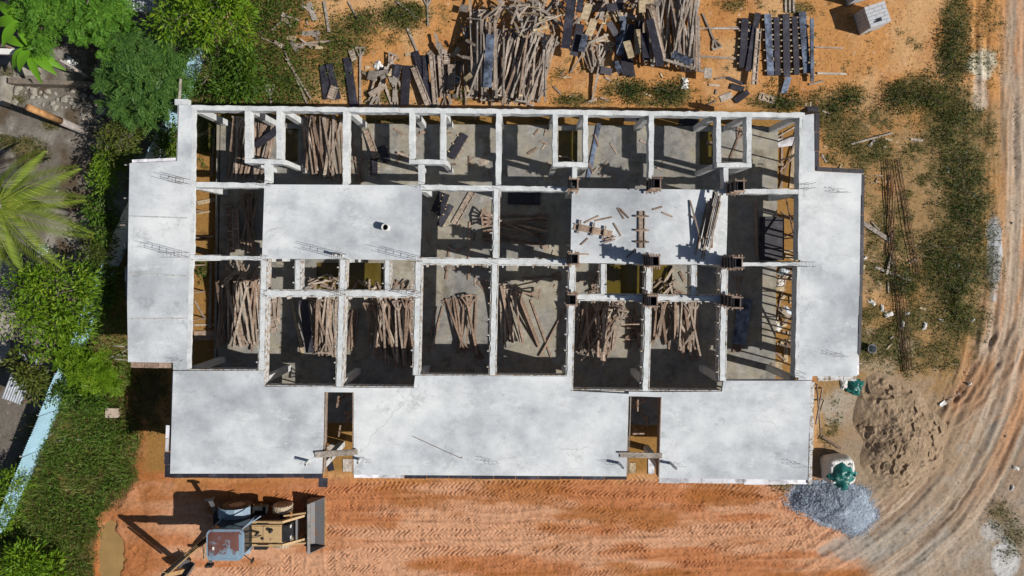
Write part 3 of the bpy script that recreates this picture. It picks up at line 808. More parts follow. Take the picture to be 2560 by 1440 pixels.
# starter bars
def cage(px, py, hgt, n=4, sp=.16, mat='steel_rust', stir=True, lean=(0, 0), parent=None):
    p = R(px, py); mb = MB(); mb2 = MB()
    offs = [(-sp, -sp * .6), (sp, -sp * .6), (sp, sp * .6), (-sp, sp * .6)][:n]
    for (x, y) in offs:
        hh = hgt * random.uniform(.9, 1.05)
        mb.tube([(p.x + x, p.y + y, ZS - .1), (p.x + x + lean[0] * hh, p.y + y + lean[1] * hh, ZS + hh)], .008, 5)
    if stir:
        k = max(1, int(hgt / .3))
        for i in range(1, k):
            z = ZS + i * .3; q = [(p.x + x + lean[0] * (z - ZS), p.y + y + lean[1] * (z - ZS), z) for x, y in offs]
            for a, b in zip(q, q[1:] + q[:1]): mb.bar(a, b, .006, .006)
    bpart('starter_bars', mb, M[mat])
for x, y, hh in ((466, 455, 1.3), (462, 637, 1.9), (857, 641, 2.0), (1047, 648, 2.0), (855, 730, 1.7), (1043, 736, 1.5), (668, 460, .6), (1052, 463, .5), (1243, 468, .4), (660, 646, .6), (1236, 654, .35), (658, 733, .5),
                 (2005, 468, 1.0), (1999, 660, 1.2), (2033, 277, .5), (1992, 935, .6)): cage(x, y, hh)
def short_bars(px, py, n, hgt):
    p = R(px, py); mb = MB()
    for i in range(n):
        x = p.x + (i % 4) * .17 - .25 + random.uniform(-.03, .03); y = p.y + (i // 4) * .12 - .06 + random.uniform(-.02, .02)
        mb.tube([(x, y, ZS - .05), (x, y, ZS + hgt), (x + .12, y + .01, ZS + hgt + .01)], .006, 5)
    bpart('starter_bars', mb, M['steel_rust'])
for x, y, n in ((770, 1150, 3), (912, 1146, 4), (1227, 1150, 6), (1526, 1152, 4), (1690, 1158, 5), (1990, 1158, 6), (2096, 478, 6), (2090, 885, 6), (452, 895, 3)): short_bars(x, y, n, .36)
def pipe(px, py, r, hgt, lean=(0, 0), name='drain_pipe', mat='pvc'):
    p = R(px, py); mb = MB(); n = 16
    a0, a1 = Vector((p.x, p.y, ZS - .05)), Vector((p.x + lean[0], p.y + lean[1], ZS + hgt))
    mb.tube([a0, a1], r, n, False); mb.tube([a1, a0 + Vector((0, 0, .06))], r * .86, n, False)
    b = len(mb.v)
    ax = (a1 - a0).normalized()
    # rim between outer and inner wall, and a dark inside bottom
    o1 = list(range(n, 2 * n)); 
    mb3 = MB()
    for k in range(n):
        t0, t1 = 2 * math.pi * k / n, 2 * math.pi * (k + 1) / n
        mb3.add([a1 + Vector((math.cos(t) * q * r, math.sin(t) * q * r, .002)) for t, q in ((t0, 1.02), (t1, 1.02), (t1, .84), (t0, .84))], [(0, 1, 2, 3)])
    o = bpart(name, mb, M[mat], None, True); 
    bpart('pipe_rim', mb3, M[mat], o); 
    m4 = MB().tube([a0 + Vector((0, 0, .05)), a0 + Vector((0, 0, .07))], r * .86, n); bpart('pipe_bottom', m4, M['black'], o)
pipe(967, 569, .15, .42); pipe(772, 1152, .06, .55); pipe(900, 1148, .06, .5); pipe(1547, 1157, .06, .55, (.1, -.05)); pipe(1676, 1157, .06, .55, (.12, -.08)); pipe(842, 637, .05, .5); pipe(858, 639, .05, .35)
# concrete patch + small upstand at the north-west corner, vertical board, form box on the north-east corner
mb = MB(); p = R(456, 256); mb.box((p.x, p.y, ZS - .05), (.55, .24, .3)); bpart('upstand', mb, M['beam'])
mb = MB(); mb.bar(R(449, 252) + Vector((0, .0, .02)), R(449, 196) + Vector((0, 0, -.1)), .08, .05); bpart('projecting_board', mb, M['wood_grey'])
mb = MB(); p = R(2032, 274); mb.box((p.x, p.y + .02, ZS - .35), (.46, .22, .75)); bpart('corner_form', mb, M['film'])
# steel pins sticking out of the rims
for (x, y, dx, dy) in ((2154, 432, 14, 0), (2154, 462, 12, 0), (2146, 912, 18, 0), (2146, 928, 20, 0), (2034, 270, 0, -18), (2022, 268, 0, -14), (2040, 370, 8, 0), (2150, 702, 10, 0),
                       (320, 562, -30, 0), (322, 612, -20, 0), (322, 494, -22, 0), (318, 903, -40, -2), (316, 870, -42, -4), (322, 410, -20, 0), (1826, 1200, 0, 22), (1060, 1190, 0, 14), (1162, 1190, 0, 12), (1924, 1202, 0, 14)):
    mb = MB(); mb.bar(R(x, y) + Vector((0, 0, -.3)), R(x + dx, y + dy) + Vector((0, 0, -.3)), .045, .04); bpart('form_prop', mb, M['wood_grey'])

# ------------------------------------------------------------------ loose timber
_unit = {}
def unit_mesh(key, maker):
    if key not in _unit: _unit[key] = maker()
    return _unit[key]
def box_mesh(mat):
    def mk():
        mb = MB(); mb.box((0, 0, 0), (1, 1, 1)); return mb.mesh('timber_board', M[mat])
    return unit_mesh(('box', mat), mk)
def place(name, me, c, yaw, k, scale=(1, 1, 1), roll=0.0):
    o = bpy.data.objects.new(name, me); o.location = c
    o.rotation_euler = (roll, -math.atan(k), yaw); o.scale = scale
    return link(o)
def board(a, b, wdt=.09, t=.045, mat='wood', HF=None, label=None, group=None, name='timber_board', z=.4, cat='timber'):
    HF = HFG if HF is None else HF
    if HF is HFR: z = ZS
    pa, pb = P(a[0], a[1], z), P(b[0], b[1], z)
    c, L, yaw, k = settle(pa, pb, wdt, t, HF)
    if name == 'timber_board' and wdt < .085: name = 'timber_pole'
    o = place(name, box_mesh(mat), c, yaw, k, (L, wdt, t))
    return tag(o, label, cat, group)
def prop_parts(L, hw=.5):
    x = -L / 2
    post = MB(); post.box((.03, 0, 0), (L - .06, .085, .055))
    head = MB(); head.box((x, 0, 0), (.075, hw, .055))
    br = []
    for s in (-1, 1):
        m = MB(); m.bar((x + .03, s * hw * .44, 0), (x + .42, s * .05, 0), .06, .04); br.append(m)
    return post, head, br
def prop_mesh(L, mat):
    L = round(L * 5) / 5
    def mk():
        post, head, br = prop_parts(L); m = MB()
        for q in (post, head, *br): m.add(q.v, q.f)
        return m.mesh('timber_prop', M[mat])
    return unit_mesh(('prop', L, mat), mk), L
def prop(a, b, mat='wood', HF=None, label=None, group=None, z=.4, split=False):
    HF = HFG if HF is None else HF
    pa, pb = P(a[0], a[1], z), P(b[0], b[1], z)
    L0 = (pb - pa).length; L = max(.8, round(L0 * 5) / 5); pb = pa + (pb - pa) * (L / L0)
    c, L1, yaw, k = settle(pa, pb, .07, .055, HF, .5)
    if split:
        post, head, br = prop_parts(L)
        e = empty('timber_prop', c, yaw, label, 'timber prop', group); e.rotation_euler = (0, -math.atan(k), yaw)
        post.build('post', M[mat], e); head.build('head_bar', M[mat], e)
        for q in br: q.build('brace', M[mat], e)
        return e
    me, _ = prop_mesh(L, mat)
    return tag(place('timber_prop', me, c, yaw, k), label, 'timber prop', group)

def heap(n, s0, s1, e0, e1, label, group, jit=.12, jy=8, heads=.5, mats=('wood', 'wood_brown'), lenj=.12, cross=.0):
    """members running from the line s0-s1 to the line e0-e1"""
    for i in range(n):
        t = (i * .618034 + random.random() * .2) % 1.0
        u = min(1.08, max(-.08, t + random.gauss(0, jit * 1.5)))
        a = [s0[0] + (s1[0] - s0[0]) * t, s0[1] + (s1[1] - s0[1]) * t + random.uniform(-jy, jy)]
        b = [e0[0] + (e1[0] - e0[0]) * u, e0[1] + (e1[1] - e0[1]) * u + random.uniform(-jy, jy)]
        if random.random() < cross:
            b[0] = e0[0] + (e1[0] - e0[0]) * random.random(); a[0] = s0[0] + (s1[0] - s0[0]) * random.random()
        f = 1 - random.random() * lenj
        b = [a[0] + (b[0] - a[0]) * f, a[1] + (b[1] - a[1]) * f]
        if random.random() < .25: a, b = b, a
        m = random.choice(mats)
        if random.random() < heads: prop(a, b, m, None, label + ' T headed prop' if False else label[0], group)
        else: board(a, b, random.choice((.06, .08, .09, .12)), random.choice((.05, .05, .07)), m, None, label[1], group)

def scatter(n, x0, y0, x1, y1, lo, hi, label, group, mats=('wood', 'wood_brown', 'wood_grey'), HF=None, wl=.05, wh=.1, ang=None):
    name = 'broken_batten' if 'batten' in label else 'short_timber' if label.startswith('short') else 'timber_offcut'
    cat = name.split('_')[1]
    for i in range(n):
        x, y = random.uniform(x0, x1), random.uniform(y0, y1)
        L = random.uniform(lo, hi) * 52; a = random.uniform(0, math.pi) if ang is None else ang + random.gauss(0, .35)
        dx, dy = math.cos(a) * L / 2, math.sin(a) * L / 2
        board((x - dx, y - dy), (x + dx, y + dy), random.uniform(wl, wh), random.uniform(.02, .05), random.choice(mats), HF, label, group, name, .2, cat)

def LB(where): return ('T headed timber prop lying in the heap ' + where, 'sawn timber length lying in the heap ' + where)
# heaps standing outside, north of the building
heap(64, (1242, 85), (1396, 92), (1238, 262), (1335, 264), LB('against the north beam beside black panels'), 'timber heap against the north beam', .16, 10, .5, ('wood', 'wood_grey', 'wood_brown'))
heap(44, (1600, -40), (1760, -35), (1622, 160), (1738, 175), LB('running off north between two panel piles'), 'timber heap between the panel piles', .15, 10, .35, ('wood', 'wood_grey', 'wood_grey'))
heap(8, (1610, 30), (1625, 20), (1640, 170), (1655, 165), LB('running off north between two panel piles'), 'timber heap between the panel piles', .1, 6, .0, ('wood_brown', 'wood'))
heap(14, (1440, 95), (1530, 110), (1480, 170), (1500, 165), LB('of short props below the pale plywood panels'), 'short props below the pale panels', .3, 12, .4, ('wood', 'wood_grey'))
heap(20, (1180, 35), (1240, 60), (1182, 255), (1238, 262), LB('beside the worn blue panel'), 'poles left of the worn panel', .3, 20, .3, ('wood_grey', 'wood'))
heap(9, (930, 175), (1010, 180), (925, 258), (1005, 262), LB('of short sticks under the north props'), 'short sticks under the north props', .5, 20, .2, ('wood_grey', 'wood'))
heap(10, (1085, 130), (1160, 150), (1090, 255), (1160, 262), LB('on the battened panels'), 'timbers on the battened panels', .4, 20, .2, ('wood_grey', 'wood'))
heap(16, (1290, 10), (1420, 5), (1300, 95), (1400, 100), LB('above the big timber heap'), 'timbers above the big heap', .7, 20, .2, ('wood_grey', 'wood'), .3, .5)
# heaps inside the rooms
heap(28, (556, 702), (654, 700), (552, 868), (652, 876), LB('in the southwest corner room'), 'timber heap in the southwest corner room', .2, 6, .3, ('wood', 'wood', 'wood_brown'))
heap(22, (586, 303), (700, 300), (580, 454), (660, 455), LB('under the northwest toilet frame'), 'timber heap under the northwest toilet frame', .15, 6, .5, ('wood_brown', 'wood'))
heap(28, (752, 300), (858, 298), (778, 445), (856, 456), LB('filling the second northern room'), 'timber heap in the second northern room', .2, 8, .35, ('wood_brown', 'wood'))
heap(9, (612, 490), (650, 485), (606, 636), (650, 636), LB('in the dark room west of the slab'), 'timber heap in the dark western room', .3, 8, .3, ('wood_brown',))
heap(6, (676, 745), (702, 742), (672, 840), (700, 820), LB('beside a small framed panel, second southern room'), 'few timbers in the second southern room', .2, 8, .3, ('wood',))
heap(22, (786, 745), (845, 742), (788, 890), (840, 898), LB('right of a leaning black panel'), 'timber heap beside the leaning black panel', .25, 8, .35, ('wood', 'wood_brown'), cross=.2)
heap(36, (918, 748), (1034, 746), (930, 890), (1030, 925), LB('in the third southern room'), 'timber heap in the third southern room', .2, 8, .4, ('wood', 'wood_brown', 'wood'))
heap(5, (868, 790), (900, 770), (872, 880), (900, 870), LB('in the third southern room'), 'timber heap in the third southern room', .3, 8, .2, ('wood_brown',))
heap(10, (1112, 745), (1192, 742), (1158, 885), (1200, 895), LB('fanned out on the open fourth floor bay'), 'fanned props on the fourth bay', .3, 6, .8, ('wood_brown',))
heap(22, (1250, 712), (1294, 718), (1262, 860), (1342, 866), LB('slanting across the fifth southern room'), 'slanting props in the fifth room', .25, 8, .55, ('wood_brown', 'wood'))
heap(46, (1444, 758), (1556, 756), (1446, 885), (1520, 908), LB('tangled in the sixth southern room'), 'tangled heap in the sixth room', .4, 10, .35, ('wood', 'wood_brown'), .35, .6)
heap(32, (1632, 757), (1742, 755), (1636, 860), (1735, 900), LB('in the seventh southern room'), 'timber heap in the seventh room', .25, 10, .3, ('wood', 'wood_brown'), .25, .25)
heap(12, (1206, 535), (1210, 600), (1370, 545), (1370, 610), LB('lying east to west in the middle bay'), 'timbers lying east to west in the middle bay', .3, 2, .6, ('wood_brown',))
# loose members, north side
G1 = 'loose props along the north side'
for a, b in (((672, 214), (678, 275)), ((900, 118), (900, 268)), ((985, 138), (925, 268)), ((1164, 66), (1176, 225)), ((1794, 120), (1756, 28)), ((1068, -10), (1070, 66))):
    prop(a, b, 'wood_grey', None, 'lone T headed timber prop lying on the soil north of the building', G1, .1, True)
G2 = 'loose boards along the north side'
L2 = ['longer of two crossed poles in the northwest weeds', 'shorter of two crossed poles in the northwest weeds', 'pale board lying east to west in the northwest grass', 'thin lath below the pale board in the northwest grass', 'thin lath at the edge of the green ground cover',
 'short dark batten on bare soil left of the weed bush', 'dark wide board standing out in the northwest grass', 'board running into the head of the leaning black panel', 'long brown board lying over the battened panels', 'long straight pole beside the lone prop near the big heap', 'pole at the west rim of the big timber heap',
 'thin pole at the west rim of the big timber heap', 'slanting stick at the foot of the worn blue black panel', 'board crossing the weed bush at the northern plot limit', 'brown board slanting across the pale plywood deck', 'pale plank at the east rim of the big timber heap', 'thin plank at the east rim of the big timber heap',
 'longest stick reaching from the scrap pile to the beam', 'thin stick beside the longest one reaching the beam', 'slanting batten below the pale panels', 'upright looking plank north of the big heap', 'thin lath north of the big heap', 'upper rail between timber heap and long stack', 'thin rail just below the upper rail to the long stack',
 'lower rail between timber heap and long stack', 'thin rail pointing east from the long stack', 'wider faded rail pointing east from the long stack', 'short stick at the southeast foot of the long stack', 'long board with a square grey end piece', 'grey plank lying across the top of the scrap pile', 'long brown pole crossing the pale panels',
 'plank along the east rim of the second timber heap', 'narrow plank along the east rim of the second timber heap', 'one of three sleepers north of the long stack', 'one of three sleepers north of the long stack', 'one of three sleepers north of the long stack'] + ['one of three sleepers north of the long stack'] * 3
for a, b, wd in (((710, 125), (768, 260), .09), ((714, 145), (778, 248), .09), ((754, 108), (826, 102), .1), ((760, 112), (800, 113), .06), ((651, 92), (690, 110), .05), ((870, 2), (894, 46), .08), ((810, 2), (822, 80), .13),
              ((1018, 70), (1065, 180), .1), ((1090, 88), (1128, 262), .13), ((1176, -5), (1187, 262), .1), ((1204, 55), (1210, 262), .08), ((1196, 70), (1198, 250), .06), ((1216, 145), (1178, 262), .07), ((990, 2), (1045, 45), .09), ((1240, 0), (1303, 78), .12),
              ((1358, 100), (1357, 252), .1), ((1364, 150), (1361, 268), .07), ((1500, 165), (1478, 258), .09), ((1495, 170), (1480, 250), .06), ((1425, 183), (1485, 95), .07), ((1330, 20), (1340, 90), .1), ((1346, 22), (1352, 90), .07),
              ((1745, 72), (1848, 66), .06), ((1772, 73), (1850, 71), .06), ((1752, 140), (1848, 146), .1), ((2040, 117), (2110, 119), .06), ((2045, 182), (2118, 184), .1), ((2025, 210), (2060, 202), .08), ((1625, 170), (1760, 187), .12), ((1440, 55), (1515, -5), .12),
              ((1535, 0), (1470, 140), .09), ((1262, 30), (1232, 75), .1), ((1734, 50), (1730, 190), .1), ((1745, 40), (1738, 192), .09), ((1975, -10), (1976, 30), .09), ((1985, -10), (1986, 32), .09), ((1965, -10), (1966, 30), .09)):
    board(a, b, wd, .05, random.choice(('wood', 'wood_grey')), None, L2.pop(0), G2, z=.1)
G3 = 'loose boards on the eastern waste ground'
for a, b, wd in (((2130, 360), (2232, 332), .08), ((2157, 556), (2228, 602), .2), ((2190, 668), (2280, 702), .13), ((2216, 686), (2232, 632), .1)):
    board(a, b, wd, .06, 'wood_grey', None, 'grey plank lying on weedy ground east of the building', G3, z=.1)
for a, b, wd in (((32, 1128), (110, 1092), .1), ((110, 1112), (190, 1108), .05), ((262, 900), (300, 878), .08), ((258, 896), (310, 892), .07)):
    board(a, b, wd, .05, 'wood_grey', None, 'pale pole fallen across the long grass by the blue fence', 'poles in the long grass', z=.7)
board((510, 1357), (513, 1398), .06, .04, 'wood_pale', None, 'short pale stick on the red soil under the digger cab', None, z=0)
board((2054, 1090), (2100, 1120), .12, .1, 'wood_brown', None, 'rough brown post lying beside the white bulk bag', None, z=0); 
# rooms: singles
for i, (a, b, wd, m) in enumerate((((1092, 765), (1070, 880), .08, 'wood_brown'), ((1108, 765), (1080, 870), .08, 'wood_brown'), ((1327, 750), (1378, 893), .09, 'wood_brown'), ((1412, 770), (1350, 890), .07, 'wood_brown'), ((1175, 555), (1172, 700), .09, 'wood_brown'),
        ((1125, 610), (1116, 698), .09, 'wood_brown'), ((905, 345), (908, 458), .08, 'wood_brown'), ((876, 310), (902, 460), .1, 'wood_brown'), ((1497, 310), (1470, 445), .2, 'film_blue'), ((730, 745), (760, 890), .12, 'wood_pale'), ((1490, 668), (1478, 735), .07, 'wood_brown'),
        ((1680, 672), (1645, 735), .12, 'wood'), ((1698, 680), (1710, 702), .12, 'wood_brown'), ((1290, 712), (1350, 700), .07, 'wood_brown'), ((1885, 505), (1890, 640), .1, 'wood_brown'), ((1840, 770), (1832, 880), .12, 'wood_brown'), ((1852, 775), (1844, 880), .1, 'wood_brown'), ((1868, 745), (1845, 880), .08, 'wood_brown'),
        ((1728, 820), (1690, 870), .08, 'wood'), ((1545, 640), (1548, 660), .06, 'wood'))):
    board(a, b, wd, .06, m, None, 'single timber lying by itself on the grey concrete room floor', 'single timbers on the room floors')
for i, (a, b) in enumerate((((1400, 690), (1300, 695)), ((1205, 702), (1235, 780)), ((1852, 325), (1822, 400)), ((1352, 735), (1280, 728)), ((1845, 690), (1838, 770)))):
    prop(a, b, 'wood_brown', None, 'single T headed prop lying by itself on a room floor', 'single props on the room floors')
# timber and boards in the eastern side passage, and the western one
for i, (a, b, wd, m) in enumerate((((1990, 345), (1980, 470), .22, 'wood_pale'), ((1957, 330), (1955, 470), .1, 'wood_brown'), ((1945, 358), (1990, 352), .4, 'film_white'), ((1998, 320), (1950, 470), .06, 'wood'), ((1945, 410), (1960, 412), .12, 'wood_pale'), ((1940, 345), (1992, 315), .06, 'wood'), ((1996, 380), (1948, 430), .05, 'wood_brown'),
        ((1965, 640), (1995, 650), .15, 'wood_pale'), ((1948, 630), (1998, 628), .12, 'wood_pale'), ((1955, 530), (1996, 560), .05, 'wood'), ((1950, 600), (1992, 580), .05, 'wood_brown'), ((1960, 700), (1945, 800), .06, 'wood'), ((1975, 660), (1950, 760), .06, 'wood'), ((1944, 860), (1985, 862), .08, 'wood_pale'), ((1966, 865), (1966, 905), .2, 'wood_pale'), ((1948, 905), (1948, 940), .35, 'wood_pale'), ((1920, 905), (1940, 940), .1, 'wood_brown'), ((1930, 760), (1985, 800), .05, 'wood'))):
    board(a, b, wd, .035, m, None, 'board left on orange soil in the eastern side passage', 'boards in the eastern passage', z=.1)
scatter(34, 1948, 660, 1990, 900, .15, .6, 'short offcut among litter in the eastern side passage', 'offcuts in the eastern passage', ('wood_pale', 'wood', 'wood_brown'), None, .05, .22)
for a, b, wd, m in (((487, 535), (525, 528), .08, 'wood_pale'), ((492, 508), (540, 498), .2, 'wood_pale'), ((486, 590), (535, 592), .07, 'wood'), ((485, 752), (512, 800), .07, 'wood'), ((484, 813), (540, 812), .08, 'wood'), ((484, 840), (535, 838), .45, 'wood_brown'), ((535, 320), (528, 440), .1, 'wood'), ((526, 655), (524, 820), .12, 'wood_grey'), ((486, 620), (520, 634), .1, 'wood_brown'), ((492, 340), (520, 328), .2, 'wood_brown')):
    board(a, b, wd, .04, m, None, 'board lying on soil and grass in the western side passage', 'boards in the western passage', z=.1)
# offcuts
scatter(16, 680, 5, 800, 120, .2, .8, 'small timber offcut in the grass at the northwest plot', 'offcuts in the northwest grass', ('wood_pale', 'wood_grey', 'wood'), None, .06, .25)
scatter(30, 900, 120, 1180, 260, .2, .9, 'small timber offcut between the northern panels', 'offcuts between the northern panels', ('wood_pale', 'wood_grey', 'wood'), None, .05, .3)
scatter(60, 1285, -10, 1560, 110, .4, 1.6, 'broken batten tangled in the scrap pile around the pale panels', 'broken battens in the scrap pile', ('wood', 'wood_grey', 'wood_pale'), None, .05, .12)
scatter(30, 1490, -20, 1640, 45, .3, 1.2, 'broken batten tangled in the scrap pile around the pale panels', 'broken battens in the scrap pile', ('wood', 'wood_grey', 'wood_brown'), None, .05, .2)
scatter(18, 1185, 0, 1300, 95, .3, 1.1, 'split batten on orange soil beside the pale plywood deck', 'battens beside the pale deck', ('wood', 'wood_grey'), None, .05, .1)
scatter(22, 1290, 170, 1820, 262, .15, .6, 'thin offcut on the bare strip north of the beam', 'offcuts on the bare strip', ('wood_pale', 'wood'), None, .04, .1)
scatter(30, 2050, 250, 2320, 900, .15, .6, 'weathered offcut strewn among eastern weeds', 'offcuts among the eastern weeds', ('wood_pale', 'wood_grey'), None, .04, .12)
scatter(22, 760, 690, 850, 730, .3, 1.0, 'short timber in the jumble beside the sunken wet room', 'jumble beside the wet rooms', ('wood_brown', 'wood'), None, .05, .1)
scatter(12, 880, 700, 960, 730, .3, .9, 'short timber in the jumble beside the sunken wet room', 'jumble beside the wet rooms', ('wood_brown', 'wood'), None, .05, .1)
scatter(12, 985, 705, 1035, 730, .3, .8, 'short timber in the jumble beside the sunken wet room', 'jumble beside the wet rooms', ('wood_brown', 'wood'), None, .05, .1)
scatter(14, 1440, 690, 1500, 735, .3, .9, 'short timber in the jumble beside the sunken wet room', 'jumble beside the wet rooms', ('wood_brown', 'wood'), None, .05, .1)
scatter(14, 1632, 700, 1700, 735, .3, .9, 'short timber in the jumble beside the sunken wet room', 'jumble beside the wet rooms', ('wood_brown', 'wood'), None, .05, .1)
scatter(26, 1565, 765, 1612, 860, .3, 1.1, 'short dark timber piled against the sixth room wall line', 'short timbers in the sixth room', ('wood_brown',), None, .05, .1)
scatter(26, 880, 330, 1240, 450, .15, .7, 'small offcut lying on the northern room floors', 'offcuts on the northern floors', ('wood_brown', 'wood'), None, .04, .12)
scatter(26, 1255, 330, 1800, 450, .15, .6, 'small offcut lying on the northern room floors', 'offcuts on the northern floors', ('wood_brown', 'wood'), None, .04, .12)
scatter(24, 1060, 590, 1400, 720, .15, .7, 'small offcut lying on the middle bay floors', 'offcuts on the middle floors', ('wood_brown', 'wood'), None, .04, .1)
scatter(20, 560, 660, 655, 700, .3, 1.0, 'short timber tangled at the head of the southwest room heap', 'short timbers in the southwest room', ('wood_brown', 'wood'), None, .05, .1)

# ------------------------------------------------------------------ formwork panels
def panel(a, b, wpx, up='film', label=None, group=None, HF=None, z=.2, nb=4, t=.018, battens=True, over=.06, pos=None):
    HFu = HFG if HF is None else HF
    if HFu is HFR: z = ZS
    pa, pb = P(a[0], a[1], z), P(b[0], b[1], z); wd = wpx / F * (H - z)
    face_up = up.startswith('film')
    tot = t + (.05 if battens else 0)
    c, L, yaw, k = settle(pa, pb, wd, tot, HFu, 0, .25)
    e = empty('formwork_panel', c, yaw, label, 'formwork panel', group); e.rotation_euler = (0, -math.atan(k), yaw)
    zs = (tot / 2 - t / 2) if face_up else (-tot / 2 + t / 2)
    MB().box((0, 0, zs), (L, wd, t)).build('plywood_sheet', M[up], e)
    if battens:
        zb = (-tot / 2 + .025) if face_up else (tot / 2 - .025)
        bm = 'wood_pale' if face_up else 'wood'
        if not face_up:
            for s in (-1, 1): MB().box((0, s * (wd / 2 - .025), zb), (L, .04, .05)).build('edge_batten', M[bm], e)
        for i in range(nb):
            x = -L / 2 + L * (i + .5) / nb
            ww = wd + over * 2 if face_up else wd - .1
            MB().box((x, 0, zb), (.06, ww, .05)).build('cross_batten', M[bm], e)
    return e
GA, la = 'black panels on the northwest weeds', 'black film faced panel lying on weeds along the north beam'
for a, b, wd in (((806, 160), (816, 247), 19), ((822, 158), (843, 247), 17), ((866, 142), (885, 266), 20), ((1017, 163), (1012, 264), 21), ((1000, 165), (990, 215), 16), ((1037, 128), (1086, 266), 17), ((1063, 138), (1066, 200), 14)):
    panel(a, b, wd, 'film', la, GA, None, .2, 4, .018, True, .0)
GB, lb = 'battened panels on the northwest weeds', 'battened brown plywood panel lying back side up by the north beam'
for a, b, wd in (((1034, 168), (1072, 264), 16), ((1080, 140), (1090, 262), 14), ((1101, 142), (1107, 245), 13), ((1119, 138), (1118, 164), 15), ((1131, 165), (1128, 228), 19), ((875, 122), (885, 150), 14), ((836, 215), (825, 247), 20)):
    panel(a, b, wd, 'wood', lb, GB, None, .2, 5)
panel((1228, 103), (1221, 240), 20, 'film_blue', 'worn blue black panel flanking the big timber heap on its west', None, None, .3, 5, .018, True, 0)
GC, lc = 'black panels in the scrap pile', 'black film faced panel in the scrap pile between the timber heaps'
for a, b, wd in (((1424, 20), (1406, 153), 22), ((1448, 72), (1432, 146), 20), ((1446, 20), (1440, 60), 16), ((1458, 100), (1450, 140), 16), ((1512, 30), (1556, 22), 18), ((1556, 40), (1562, 100), 16), ((1548, 85), (1554, 135), 20), ((1578, 60), (1572, 110), 18), ((1572, 130), (1582, 190), 18), ((1560, 140), (1566, 188), 16), ((1598, 50), (1600, 130), 17), ((1604, 90), (1608, 165), 17), ((1612, 68), (1632, 192), 19), ((1540, 150), (1552, 182), 14), ((1500, 175), (1530, 180), 18), ((1520, 60), (1540, 90), 16)):
    panel(a, b, wd, random.choice(('film', 'film', 'film_blue')), lc, GC, None, .3, 4, .018, True, 0)
GD, ld = 'pale panels on the scrap pile', 'pale bare plywood panel on top of the scrap pile'
for a, b, wd in (((1466, 32), (1452, 76), 19), ((1485, 52), (1470, 92), 19), ((1590, 78), (1589, 146), 15), ((1562, 110), (1574, 155), 18), ((1610, 8), (1611, 30), 28), ((1594, 22), (1596, 50), 16)):
    panel(a, b, wd, 'wood_pale', ld, GD, None, .5, 3, .03, False)
panel((1672, 146), (1716, 172), 18, 'film_blue', 'short grey blue panel dropped at the foot of the timber', None, None, .3, 2, .018, True, 0)
panel((1192, -12), (1330, -10), 52, 'wood_pale', 'wide pale plywood deck with battens at the north plot limit', None, None, .2, 6, .02, False)
# the long panels stacked on battens, north-east
GE = 'long stacked panels'
for a, b, wd, m, n in (((1866, 42), (1858, 168), 18, 'film', 6), ((1922, 32), (1930, 186), 17, 'film_blue', 6), ((1968, 32), (1971, 190), 17, 'film', 6), ((1885, 60), (1880, 170), 16, 'film', 5), ((1944, 40), (1948, 186), 14, 'film', 5), ((1990, 38), (1996, 184), 14, 'film', 5), ((2008, 27), (2022, 180), 18, 'film_blue', 6), ((2030, 46), (2032, 202), 8, 'film_blue', 5)):
    for rep in range(2): panel(a, b, wd, m if rep else 'film', 'long black panel stacked flat on battens at the northeast pile', GE, None, .3, n, .018, True, .1)
panel((1903, 24), (1876, 174), 15, 'film', 'long black panel laid askew on top of the northeast pile', None, None, .6, 6, .018, True, 0)
panel((1898, 70), (1884, 212), 14, 'wood', 'long battened panel back side up beside the askew black one', None, None, .3, 7, .018, True)
panel((1972, 192), (1962, 232), 15, 'film_blue', 'short black panel sliding off the south end of the long stack', None, None, .2, 2, .018, True, 0)
GF, lf = 'short panels near the timber offcuts', 'short dark panel lying loose on orange soil south of the long stack'
for a, b, wd, m in (((1829, 213), (1862, 222), 15, 'film'), ((1840, 252), (1872, 228), 15, 'film'), ((1820, 192), (1862, 208), 7, 'film')):
    panel(a, b, wd, m, lf, GF, None, .2, 2, .018, True, 0)
panel((1804, 246), (1832, 234), 16, 'wood_grey', 'short grey plywood panel beside two short black ones', None, None, .2, 2, .018, False)
panel((1900, 238), (1942, 250), 18, 'wood_pale', 'pale battened piece among weeds near the northeast corner', None, None, .2, 2)
panel((1755, 186), (1776, 188), 26, 'wood_grey', 'square grey form end on a long board', None, None, .3, 2, .02, False)
GH, lh = 'plywood squares on the northern weeds', 'small square plywood piece on the weeds beside props'
for a, b, wd in (((922, 190), (946, 196), 22), ((984, 205), (998, 215), 18), ((945, 160), (952, 172), 18), ((752, 82), (800, 82), 12), ((770, 5), (786, 48), 14), ((1150, 22), (1172, 28), 18)):
    panel(a, b, wd, 'wood_grey', lh, GH, None, .15, 2, .02, False)
# panels inside rooms
GI, li = 'column form halves on the room floors', 'black column form half lying on the northern room floor'
for a, b, wd in (((952, 365), (968, 405), 20), ((1162, 335), (1128, 395), 20), ((935, 395), (935, 435), 18)):
    panel(a, b, wd, 'film', li, GI, None, .6, 3, .018, True, .1)
panel((915, 325), (942, 395), 17, 'wood_brown', 'brown column form half with clamps on the northern floor', None, None, .6, 4, .018, True)
panel((775, 745), (782, 880), 21, 'film', 'long black panel lying beside a brown plank in the second room', None, None, .7, 5, .018, True, 0)
panel((677, 790), (688, 830), 18, 'wood', 'small framed panel against the wall of the second southern room', None, None, .7, 2)
panel((570, 505), (588, 632), 17, 'wood_brown', 'long framed panel lying in the dark western room', None, None, .6, 6)
panel((590, 520), (600, 625), 16, 'wood_brown', 'shorter framed panel beside the long one in the western room', None, None, .6, 5)
GJ, lj = 'form halves in the middle bay', 'black form half lying in the sunlit middle bay'
